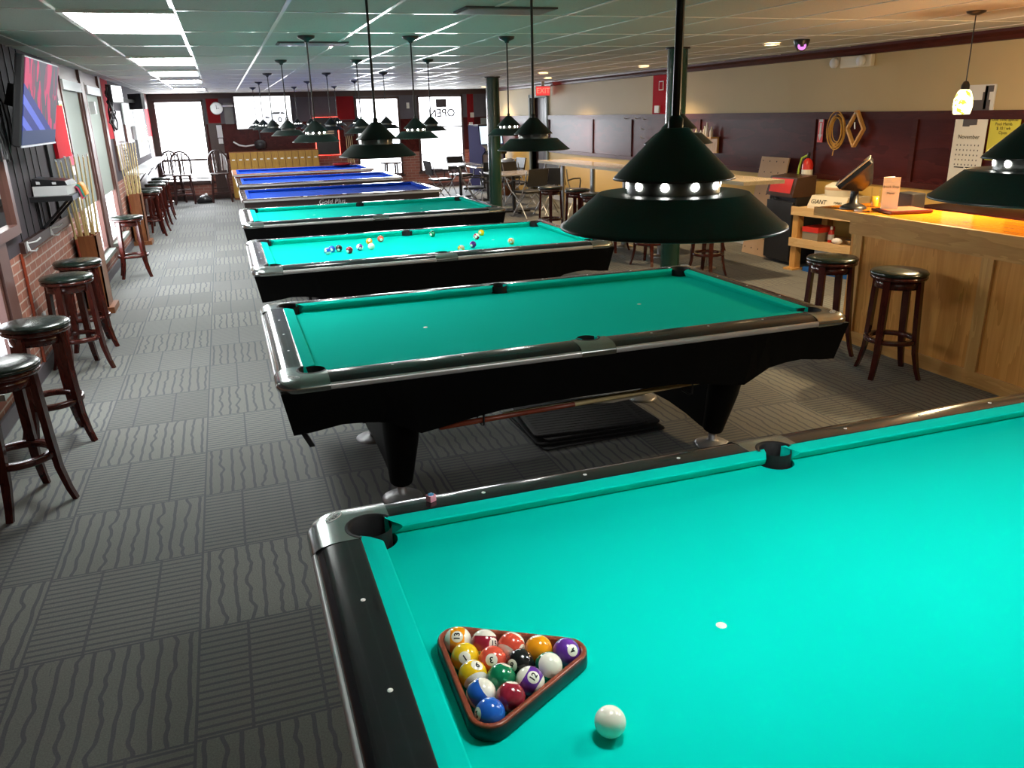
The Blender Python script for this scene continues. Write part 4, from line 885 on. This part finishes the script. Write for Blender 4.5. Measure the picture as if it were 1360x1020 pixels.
def make_chair():
    t = thing('metal_armchair', 'x', 'chair')
    for s in (-1, 1):
        m = MB(); m.tube([(s*.24, -.22, 0), (s*.24, .02, .30), (s*.24, .20, .60), (s*.235, .26, .84)], .011, 7); m.obj('rear_frame', M_steel, t)
        m = MB(); m.tube([(s*.24, .24, 0), (s*.24, 0, .30), (s*.24, -.22, .45)], .011, 7); m.obj('front_frame', M_steel, t)
        m = MB(); m.tube([(s*.24, .22, .64), (s*.26, .05, .66), (s*.26, -.18, .65), (s*.25, -.22, .60), (s*.24, -.20, .45)], .013, 7); m.obj('armrest', M_plastic, t)
    MB().rbox((-.22, -.24, .43), (.22, .20, .47), .03).obj('seat', M_cloth, t)
    m = MB(); m.loft([[(-.21, .22+.02*k, .56+.10*k), (.21, .22+.02*k, .56+.10*k), (.21, .245+.02*k, .56+.10*k), (-.21, .245+.02*k, .56+.10*k)] for k in range(4)], 0, True, True, False); m.obj('backrest', M_cloth, t); return t
CH = [(2.93, 13.75, 1.7, 'metal armchair with its back to the blue tables, by the window'), (3.75, 14.95, .2, 'metal armchair behind the window table'), (4.45, 13.35, -1.4, 'metal armchair between the middle grey table and the arcade cabinet'),
      (3.75, 12.45, 2.9, 'black metal armchair in front of the middle grey table'), (3.0, 11.35, 1.3, 'black metal armchair immediately left of the far green column'), (4.12, 11.80, .5, 'black metal armchair behind the far green column'),
      (4.30, 11.0, -1.3, 'black metal armchair on the wall side of the right grey table'), (3.65, 9.95, 3.4, 'black metal armchair in front of the right grey table'), (4.28, 9.9, 2.2, 'black metal armchair between the right grey table and the ledge stools')]
c0 = make_chair()
for i, (x, y, a, l) in enumerate(CH):
    if i == 0: c0.location = (x, y, 0); c0.rotation_euler = (0, 0, a); c0['label'] = l; c0['group'] = 'metal armchairs'
    else: dup(c0, (x, y, 0), a, l, 'metal armchairs')
t = thing('waste_bin', 'tall tan waste bin with domed steel lid by the yellow wall', 'waste bin', (4.62, 14.0, 0))
MB().lathe([(.15, 0), (.17, .02), (.18, .68)], 24).obj('bin_body', M_box, t); MB().lathe([(.19, .68), (.19, .72), (.15, .80), (.06, .83), (.001, .83)], 24, caps=False).obj('lid', M_alu, t)
t = thing('arcade_machine', 'blue and white arcade cabinet by the back right corner', 'arcade machine', (4.62, 15.6, 0), radians(12))
pr = [(-.35, 0), (-.35, .85), (-.50, .95), (-.48, 1.02), (-.28, 1.10), (-.20, 1.55), (.30, 1.55), (.30, 0)]
for s in (-.33, .30): m = MB(); m.loft([[(s, y, z) for y, z in pr], [(s+.03, y, z) for y, z in pr]], 0, True, True, False); m.obj('side_panel', plain('arcade blue', (.015, .012, .07), .85), t)
MB().box((-.30, -.30, 0), (.30, .28, .86)).obj('front_box', plain('arcade side art', (.50, .52, .70), .4, 0, .4, 6), t); MB().loft([[(-.30, -.46, .95), (.30, -.46, .95), (.30, -.28, 1.09), (-.30, -.28, 1.09)], [(-.30, -.46, .87), (.30, -.46, .87), (.30, -.20, .87), (-.30, -.20, .87)]], 0).obj('control_panel', M_plastic, t)
m = MB(); m.add([(-.30, -.275, 1.11), (.30, -.275, 1.11), (.30, -.205, 1.52), (-.30, -.205, 1.52)], [(0, 1, 2, 3)]); m.obj('screen', emit('arcade screen', (.55, .72, .85), 1.0), t); MB().box((-.33, -.20, 1.52), (.33, .30, 1.56)).obj('top', M_plastic, t)
t = thing('fire_extinguisher', 'red fire extinguisher standing by the back wall left of the arcade cabinet', 'fire extinguisher', (4.70, 16.95, .55))
MB().lathe([(.055, 0), (.065, .01), (.065, .36), (.03, .42)], 16).obj('cylinder', M_redp, t); MB().box((-.03, -.02, .42), (.03, .02, .50)).obj('valve', M_plastic, t); MB().box((-.08, .08, -.02), (.08, .25, .3)).obj('bracket', M_redp, t)

# ================================================================== BACK WALL THINGS
YW = YB-.002
def bwall(name, mat, x0, x1, z0, z1, th=.02, y=None): y = YW if y is None else y; return MB().box((x0, y-th, z0), (x1, y, z1)).obj(name, mat)
t = thing('wall_clock', 'round white wall clock on the red strip beside the left window', 'clock', (-1.56, YW, 2.08))
Rx = Matrix.Rotation(pi/2, 4, 'X'); MB().lathe([(.13, 0), (.145, .005), (.145, .035), (.13, .04), (.128, .03)], 32, M=Rx).obj('rim', M_steel, t)
MB().lathe([(.001, .028), (.129, .028)], 32, caps=False, M=Rx).obj('face', plain('clock face', (.26, .30, .28), .4), t); m = MB(); m.box((-.005, -.036, -.02), (.005, -.034, .08)); m.box((-.005, -.036, -.005), (.06, -.034, .005)); m.obj('hands', M_ink, t)
t = thing('wall_television', 'large white lit television with a car picture on the back wall', 'television', (-.50, YW, 1.97))
MB().rbox((-.665, -.10, -.385), (.665, -.02, .375), .02).obj('casing', M_plastic, t); MB().box((-.645, -.104, -.365), (.645, -.1005, .36)).obj('screen', M_tvw, t)
m = MB(); Y_ = -.1055
def carp(pts, mt): m.add([(x, Y_-.0008*mt, z) for x, z in pts], [tuple(range(len(pts)))], mt)
carp([(.00, -.19), (.02, -.10), (.10, -.06), (.20, .0), (.45, .005), (.54, -.06), (.57, -.10), (.56, -.17), (.48, -.20), (.1, -.22)], 0)
carp([(.17, -.045), (.22, -.008), (.38, -.006), (.36, -.045)], 1); carp([(.39, -.04), (.40, -.008), (.45, -.012), (.50, -.05)], 1); carp([(.02, -.13), (.03, -.10), (.12, -.12), (.11, -.145)], 1); carp([(.03, -.20), (.10, -.23), (.42, -.225), (.55, -.19), (.50, -.21), (.4, -.24), (.1, -.25)], 1)
for cx in (.36, .53): carp([(cx+.045*cos(q), -.18+.06*sin(q)) for q in [2*pi*i/14 for i in range(14)]], 1); 
for cx in (.36, .53): m.add([(cx+.028*cos(q), Y_-.002, -.18+.042*sin(q)) for q in [2*pi*i/14 for i in range(14)]], [tuple(range(14))], 0)
m.obj('car_picture', [emit('tv grey', (.55, .57, .6), 1.1), emit('tv dark', (.03, .03, .035), .6)], t)
MB().box((-.12, -.02, -.1), (.12, .0, .1)).obj('bracket', M_plastic, t)
o = bwall('wall_picture', plain('smoky picture', (.16, .16, .16), .2), -1.40, -1.20, 1.72, 2.20); tag(o, 'dark grey framed panel between the clock and the white television', 'picture')
t = thing('wall_lamp', 'small white picture lamp on an arm beside the clock', 'wall lamp', (-1.30, YW, 2.13)); MB().cyl((-.12, -.12, 0), (.12, -.12, 0), .022, n=12).obj('lamp_tube', M_white, t); MB().bar((0, -.11, 0), (0, 0, .01), .02, .02).obj('arm', M_plastic, t)
o = MB().box((-1.62, YW-.05, 1.42), (-1.50, YW, 1.70)).obj('wall_phone', M_white); tag(o, 'white wall phone box below the clock', 'telephone'); MB().box((-1.61, YW-.055, 1.28), (-1.51, YW, 1.40)).obj('handset', M_white, o)
t = thing('vacuum_hose_bracket', 'black round blower with curved silver pipe on the back wall', 'hose reel', (-.66, YW-.16, 1.23))
MB().lathe([(.12, -.09), (.15, 0), (.13, .07), (.05, .11)], 24).obj('housing', M_plastic, t); m = MB(); m.tube([(-.62, 0, .08), (-.50, -.02, .0), (-.35, -.02, -.03), (-.12, 0, .0)], [.02, .025, .02, .02], 10); m.obj('pipe', M_alu, t); MB().cyl((0, 0, .1), (-.0, .05, .36), .012, n=8).obj('post', M_plastic, t)
# golden cue lockers
t = thing('cue_lockers', 'row of narrow golden oak cue lockers against the back wall', 'locker', (0, 0, 0))
lx0, lx1, ly = -1.42, .64, 16.55
MB().box((lx0, ly, 0), (lx1, YW-.02, 1.09)).obj('cabinet_body', M_box, t)
nd = 13; w_ = (lx1-lx0)/nd
for k in range(nd):
    d = MB().box((lx0+k*w_+.006, ly-.03, .05), (lx0+(k+1)*w_-.006, ly, 1.08)).obj('door', M_locker, t); MB().box((lx0+(k+.3)*w_, ly-.034, .90), (lx0+(k+.72)*w_, ly-.03, .93)).obj('number_plate', M_paper, d)
# neon framed board
t = thing('neon_board', 'dark display board framed by a red neon tube on the back wall', 'neon sign', (.955, YW, 1.37))
MB().box((-.26, -.05, -.43), (.26, 0, .43)).obj('board', M_plastic, t); m = MB(); m.tube([(-.29, -.05, -.45), (.29, -.05, -.45), (.29, -.05, .45), (-.29, -.05, .45)], .013, 8, 0, True, smooth=False); m.obj('neon_tube', M_neon, t)
m = MB(); m.box((-.20, -.055, .26), (-.12, -.051, .32)); m.box((-.02, -.055, .10), (.18, -.051, .13)); m.box((-.06, -.055, .05), (.18, -.051, .08)); m.obj('lettering_strip', plain('tan print', (.5, .38, .25), .5), t)
o = bwall('wall_picture', plain('brown cabinet', (.06, .03, .03), .4), -.02+1.28+.12, 1.62, 1.35, 1.70, .06); tag(o, 'small dark cabinet between neon board and middle window', 'cabinet')
for k in range(4):
    o = cue_obj(('first', 'second', 'third', 'fourth')[k]+' from left of the pale cues standing left of the middle back window', 'cues by the middle back window'); aim(o, (1.40+.05*k, YW-.25, .015), (1.42+.045*k, YW-.04, 1.46))
# OPEN neon in the right window, seen from behind
t = thing('open_sign', 'unlit OPEN neon sign hanging in the right back window, seen from behind', 'sign', (3.93, YB+.02-.06, 1.84))
me_ = basis((-1, 0, 0), (0, 0, 1), (0, 0, 0)); text_obj('lettering', 'OPEN', .27, M_neond, me_, t, .008, 0, .006)
m = MB(); m.tube([(-.33, 0, -.13), (.33, 0, -.13), (.33, 0, .13), (-.33, 0, .13)], .008, 6, 0, True, smooth=False); m.obj('border_tube', M_neond, t)
o = MB().box((3.78, YB-.05, 1.99), (4.06, YB-.01, 2.19)).obj('sign_transformer', M_neond); tag(o, 'dark square box hanging above the OPEN sign', 'box')
o = bwall('notice_board', M_blind, 4.98, 5.16, 1.50, 1.70); tag(o, 'pale notice sheet on the dark panel right of the right window', 'notice')
o = bwall('notice_strip', M_paper, 4.66, 4.76, 1.02, 1.60, .01); tag(o, 'tall narrow strip of notices beside the right back window', 'notice'); bwall('dark_gap', M_redd, 4.66, 4.76, 1.30, 1.36, .012).parent = o
o = bwall('wall_thermostat', M_cream, 3.02, 3.09, 1.98, 2.12, .02); tag(o, 'small cream box on the wall between the two right windows', 'thermostat')
o = bwall('wall_notice', M_cream, 4.70, 4.80, 1.72, 1.84, .02); tag(o, 'small cream notice above the narrow strip, right of the right window', 'notice')
# arch-back bar chairs by the left window
M_win = wood('dark chair wood', (.02, .006, .006), (.05, .016, .014), 8, (1, 1, .2), .3, .3)
def arch_chair():
    t = thing('arch_back_chair', 'x', 'bar chair')
    MB().rbox((-.21, -.20, .62), (.21, .20, .66), .05).obj('seat', M_win, t)
    for sx in (-1, 1):
        for sy in (-1, 1): MB().tube([(sx*.16, sy*.15, .62), (sx*.21, sy*.20, 0)], [.027, .023], 8).obj('leg', M_win, t)
    m = MB(); m.bar((-.19, -.185, .22), (.19, -.185, .22), .025, .03); m.bar((-.19, .185, .30), (.19, .185, .30), .02, .02); [m.bar((s*.19, -.18, .28), (s*.19, .18, .28), .02, .02) for s in (-1, 1)]; m.obj('stretcher', M_win, t)
    m = MB(); m.tube([(-.20, .17, .65), (-.215, .20, .85), (-.19, .215, 1.02), (-.10, .225, 1.13), (0, .23, 1.16), (.10, .225, 1.13), (.19, .215, 1.02), (.215, .20, .85), (.20, .17, .65)], .021, 8); m.obj('hoop_back', M_win, t)
    for x in (-.11, -.045, .045, .11): m = MB(); m.bar((x*.9, .175, .65), (x, .222, 1.12), .034 if abs(x) < .1 else .016, .016); m.obj('spindle', M_win, t)
    return t
a0 = arch_chair(); a0.location = (-2.50, 16.25, 0); a0['label'] = 'dark arch-backed bar chair in the middle of the left back window'; a0['group'] = 'arch-backed bar chairs'
dup(a0, (-1.69, 16.27, 0), 0, 'dark arch-backed bar chair right of the left back window', 'arch-backed bar chairs'); dup(a0, (-2.73, 16.74, 0), .1, 'dark arch-backed bar chair in the corner, half behind the stools', 'arch-backed bar chairs')
t = thing('canister_vacuum', 'small black canister machine on the floor between the arch-backed chairs', 'vacuum cleaner', (-2.09, 16.2, 0))
MB().loft([[(x, -.11*s, z0), (x, .11*s, z0), (x, .11*s, z1), (x, -.11*s, z1)] for x, s, z0, z1 in ((-.17, .5, .01, .06), (-.10, 1, .01, .13), (.06, 1, .01, .17), (.17, .7, .01, .08))], 0).obj('canister', M_plastic, t); MB().lathe([(.035, 0), (.035, .03), (.02, .05)], 14, 0, (.05, 0, .17)).obj('knob', M_white, t); MB().tube([(-.1, 0, .13), (-.02, -.03, .18), (.06, 0, .16)], .012, 6).obj('handle', M_steel, t)
o = bwall('window_board', M_white, -1.66, -1.47, .66, 1.05, .02); tag(o, 'white two-part board on the brick behind the right arch-backed chair', 'board')
t = thing('bar_table', 'small dark stool height table in front of the middle back window', 'table', (2.33, 16.2, 0)); MB().lathe([(.26, .70), (.26, .74)], 24).obj('table_top', M_win, t)
for k in range(4): a = pi/4+k*pi/2; MB().tube([(.17*cos(a), .17*sin(a), .70), (.21*cos(a), .21*sin(a), 0)], .022, 8).obj('leg', M_win, t)
o = MB().lathe([(.16, 0), (.20, .02), (.20, .045), (.19, .045), (.15, .012)], 24).obj('round_tray', M_redd, None, (.92, TY[6]+.7, .801)); tag(o, 'dark red round tray on the far rail of the farthest blue table', 'tray')

# ================================================================== LEFT WALL THINGS
# near television, leaning out of the wall
t = thing('wall_television', 'large flat television with pink and blue picture high on the left wall', 'television', (-2.79, 3.18, 1.985)); t.rotation_euler = (0, radians(13), 0)
MB().rbox((-.06, -.64, -.315), (.0, .64, .305), .015).obj('casing', M_plastic, t); o = MB().box((0, -.625, -.30), (.004, .625, .29)).obj('screen', M_tv, t)
MB().box((.0, -.64, -.315), (.008, .64, -.302)).obj('lower_edge', M_alu, t); m = MB(); m.bar((-.06, 0, 0), (-.22, 0, .02), .12, .16); m.obj('wall_arm', M_plastic, t)
t = thing('cable_bundle', 'tangle of black cables hanging beside the near television', 'cables')
m = MB(); rr = random.Random(3)
for k in range(11):
    y = 2.35+.028*k; z0 = 2.38-.02*(k % 3); pts = [(XL+.04+.02*sin(k), y, z0)]
    for j in range(1, 7): pts.append((XL+.05+.05*rr.random(), y+.10*(rr.random()-.5)+.02*j, z0-.13*j+.03*rr.random()))
    m.tube(pts, .007, 5)
for k in range(4): m.tube([(XL+.06, 2.50+.10*cos(q)*(1+.1*k), 2.28-.04*k+.09*sin(q)) for q in [2*pi*i/16 for i in range(16)]], .006, 5, 0, True)
m.obj('cables', M_plastic, t)
# shelf with the box, binder and leaflets
t = thing('bracket_shelf', 'black bracket shelf on the left wall under the television', 'shelf', (0, 0, 0))
MB().box((XL, 3.40, 1.235), (-2.74, 4.20, 1.275)).obj('shelf_board', M_plastic, t)
for y in (3.6, 4.0): m = MB(); m.bar((XL+.01, y, 1.0), (-2.80, y, 1.235), .02, .02); m.bar((XL+.01, y, .95), (XL+.01, y, 1.235), .02, .02); m.obj('bracket', M_plastic, t)
t = thing('cardboard_box', 'white-fronted box on the black bracket shelf', 'box', (-2.90, 3.62, 1.275), -.08); MB().box((-.125, -.13, 0), (.125, .22, .075)).obj('box_body', M_white, t); MB().box((-.128, -.10, .004), (-.124, .2, .07)).obj('dark_end', M_plastic, t)
t = thing('binder', 'black binder lying on the white-fronted box', 'binder', (-2.90, 3.64, 1.35), -.03); MB().loft([[(-.135, -.15+.04, .0), (.13, -.15, .0), (.13, .22, .0), (-.135, .22, .0)], [(-.13, -.10, .06), (.11, -.12, .035), (.11, .20, .035), (-.13, .20, .06)]], 0, True, True, False).obj('cover', M_plastic, t)
m = MB(); m.add([(-.10, -.128, .015), (-.07, -.1325, .015), (-.075, -.118, .035), (-.105, -.112, .04)], [(0, 1, 2, 3)]); m.obj('emblem', M_white, t); m = MB(); m.add([(.02, -.142, .012), (.05, -.144, .012), (.045, -.131, .03), (.015, -.128, .03)], [(0, 1, 2, 3)]); m.obj('emblem', M_white, t)
for (mt, dy, dz, nm) in ((M_pink, .0, .0, 'pink'), (M_teal, .07, .008, 'teal'), (M_or, .15, .016, 'orange')):
    m = MB(); m.loft([[(-2.80+.02*k+.03*dy, 3.72+dy+.0*k, 1.277+dz+[.0, .03, .045, .02, -.06][k]), (-2.80+.02*k+.03*dy, 3.95+dy, 1.277+dz+[.0, .03, .045, .02, -.06][k]), (-2.80+.02*k+.03*dy, 3.95+dy, 1.281+dz+[.0, .03, .045, .02, -.06][k]), (-2.80+.02*k+.03*dy, 3.72+dy, 1.281+dz+[.0, .03, .045, .02, -.06][k])] for k in range(5)], 0); o = m.obj('leaflet', mt); tag(o, nm+' leaflet curling over the end of the black bracket shelf', 'leaflet', 'leaflets on the bracket shelf')
# mirror at the near end
t = thing('wall_mirror', 'wall mirror in a dark reddish frame at the left edge', 'mirror', (XL, 1.85, 1.68))
b = MB(); b.box((0, -.86, -.60), (.045, -.78, .60)); b.box((0, .78, -.60), (.045, .86, .60)); b.box((0, -.78, -.60), (.05, .78, -.53)); b.box((0, -.78, .53), (.045, .78, .60)); b.obj('frame', M_brownpost, t); MB().box((.0, -.78, -.53), (.012, .78, .53)).obj('glass', M_mirror, t)
for k, (y, l) in enumerate(((2.83, 'nearer white coat hook on the dark ledge above the brick'), (3.75, 'farther white coat hook on the dark ledge above the brick'))):
    m = MB(); m.tube([(XL+.035, y, .985), (XL+.10, y+.02, .995), (XL+.13, y+.03, 1.02)], .0065, 7); m.tube([(XL+.035, y, .985), (XL+.05, y, .93), (XL+.085, y+.01, .925), (XL+.10, y+.015, .945)], .0065, 7); m.box((XL+.035, y-.015, .93), (XL+.042, y+.015, 1.0)); o = m.obj('coat_hook', M_white); tag(o, l, 'hook')
o = MB().box((XL, 2.98, .30), (XL+.012, 3.06, .42)).obj('wall_outlet', M_white); tag(o, 'white wall outlet low on the brick behind the stools', 'outlet')
o = MB().cyl((XL+.015, 2.68, .1), (XL+.015, 2.68, .93), .012, n=8).obj('wall_pipe', M_cueb); tag(o, 'thin red pipe running down the brick below the mirror', 'pipe')
# floor boxes full of cues
def cue_box(x, y, nm, l, far=False):
    t = thing('cue_box', l, 'cue stand', (x, y, 0)); b = MB(); w, d, h = .10, .16, .78
    b.box((-w, -d, .04), (w, -d+.015, h)); b.box((-w, d-.015, .04), (w, d, h)); b.box((-w, -d, .04), (-w+.015, d, h)); b.box((w-.015, -d, .04), (w, d, h)); b.obj('box_body', M_box, t); MB().box((-w-.02, -d-.03, 0), (w+.05, d+.03, .06)).obj('base', M_box, t)
cue_box(-2.925, 4.93, 'near', 'tall brown wooden box of cues standing between the brick and first window'); cue_box(-2.92, 9.85, 'far', 'tall brown wooden box of cues by the far windows, behind the lone stool')
ords = ['leftmost', 'second', 'third', 'fourth', 'fifth', 'sixth', 'seventh', 'rightmost']
for (bx, by, w_) in ((-2.925, 4.93, 'near'), (-2.92, 9.85, 'far')):
    for k in range(8):
        o = cue_obj('%s cue stick of the bunch in the %s wooden cue box' % (ords[k], w_), 'cues in the %s wooden box' % w_); f = k/7; aim(o, (bx-.06+.12*f, by-.06+.12*(k % 2), .075), (XL+.035+.20*f, by-.34+.52*f, 1.52))
# posters beside and on the windows
def lwall(name, mat, y0, y1, z0, z1, x=XL, th=.012): return MB().box((x, y0, z0), (x+th, y1, z1)).obj(name, mat)
o = lwall('notice_board', M_rubber, 4.40, 5.42, 1.0, 2.38, XL+.004, .02); tag(o, 'tall black board on the left wall behind the near cues', 'board')
o = lwall('red_poster', M_red, 4.70, 5.40, 1.52, 2.0, XL+.025, .03); tag(o, 'bright red poster on the black board left of the first window', 'poster')
o = lwall('cream_poster', M_cream, 5.47, 5.70, 1.55, 2.05, XL, .014); tag(o, 'narrow cream poster between the red poster and first window', 'poster'); lwall('printed_image', M_yel, 5.51, 5.66, 1.82, 2.02, XL+.014, .001).parent = o
o = lwall('pink_card', M_pink, 5.48, 5.72, 1.42, 1.53, XL, .014); tag(o, 'small pink card below the cream poster', 'card')
o = lwall('white_notice', M_white, 5.50, 5.74, .95, 1.40, XL, .014); tag(o, 'white framed notice below the pink card, left of first window', 'notice'); lwall('notice_text', M_greywall, 5.55, 5.69, 1.10, 1.32, XL+.014, .001).parent = o
o = MB().box((XL+.07, 7.15, 1.93), (XL+.13, 7.27, 2.07)).obj('wall_box', M_white); tag(o, 'small white box on the post between the two left windows', 'box')
# small televisions and boards further along
for (x, y, z, on, l) in ((-2.89, 9.25, 2.21, True, 'small television with white picture high beside the second left window'), (-2.77, 11.0, 2.14, False, 'small black television with its back to the room, high on the far left wall')):
    t = thing('small_television', l, 'television', (x, y, z), -.25 if on else .6); MB().rbox((-.03, -.20, -.12), (.03, .20, .12), .01).obj('casing', M_plastic, t); MB().box((.03, -.185, -.105), (.033, .185, .105)).obj('screen', M_tvw if on else M_tvoff, t); m = MB(); m.bar((-.03, 0, 0), ((-.13 if on else -.30), 0, .03), .05, .05); m.obj('wall_arm', M_plastic, t)
m = MB(); rr = random.Random(5)
for k in range(9): m.tube([(XL+.05+.08*rr.random(), 9.0+.25*rr.random(), 2.3-.12*j+.05*rr.random()) for j in range(6)], .012, 5)
o = m.obj('cable_tangle', M_plastic); tag(o, 'dark tangle of cables below the small lit television', 'cables')
for (y0, y1, z0, z1, mt, l) in ((9.7, 10.95, 1.41, 2.0, M_white, 'nearest white sheet board on the far left wall'), (11.35, 13.0, 1.72, 2.14, plain('pale grey board', (.5, .52, .5), .5), 'grey sheet board on the far left wall between two white ones'), (13.1, 15.4, 1.18, 2.10, M_white, 'farthest wide white board on the left wall')):
    o = lwall('white_board', mt, y0, y1, z0, z1, XL+.004, .015); tag(o, l, 'board')
def cue_rack(y, z, mt, l, w=.45, h=.5):
    t = thing('wall_cue_rack', l, 'cue rack', (XL, y, z)); MB().box((0, -w/2, -h/2), (.03, w/2, h/2)).obj('back_board', mt, t)
    for k in range(8): MB().box((.03, w/2-.05, -h/2+.03+k*(h-.06)/8), (.075, w/2-.0, -h/2+.06+k*(h-.06)/8)).obj('clip', M_white, t)
cue_rack(9.95, 1.37, M_brownpost, 'brown wall board with a row of white clips after the second left window', .8, .46); cue_rack(11.85, 1.64, M_brownpost, 'brown wall board with white clips, smaller and higher, under the grey board', 1.1, .30); cue_rack(14.4, 1.58, M_locker, 'golden wall board with white clips near the far left corner', 1.0, .45)
t = thing('wall_counter', 'long white-edged counter shelf along the far left wall', 'counter', (0, 0, 0)); MB().box((XL, 10.3, 1.03), (-2.78, 16.6, 1.06)).obj('counter_top', M_white, t)
for y in (10.5, 12.3, 14.2, 16.2): MB().bar((XL+.01, y, .80), (-2.85, y, 1.03), .02, .02).obj('bracket', M_plastic, t)
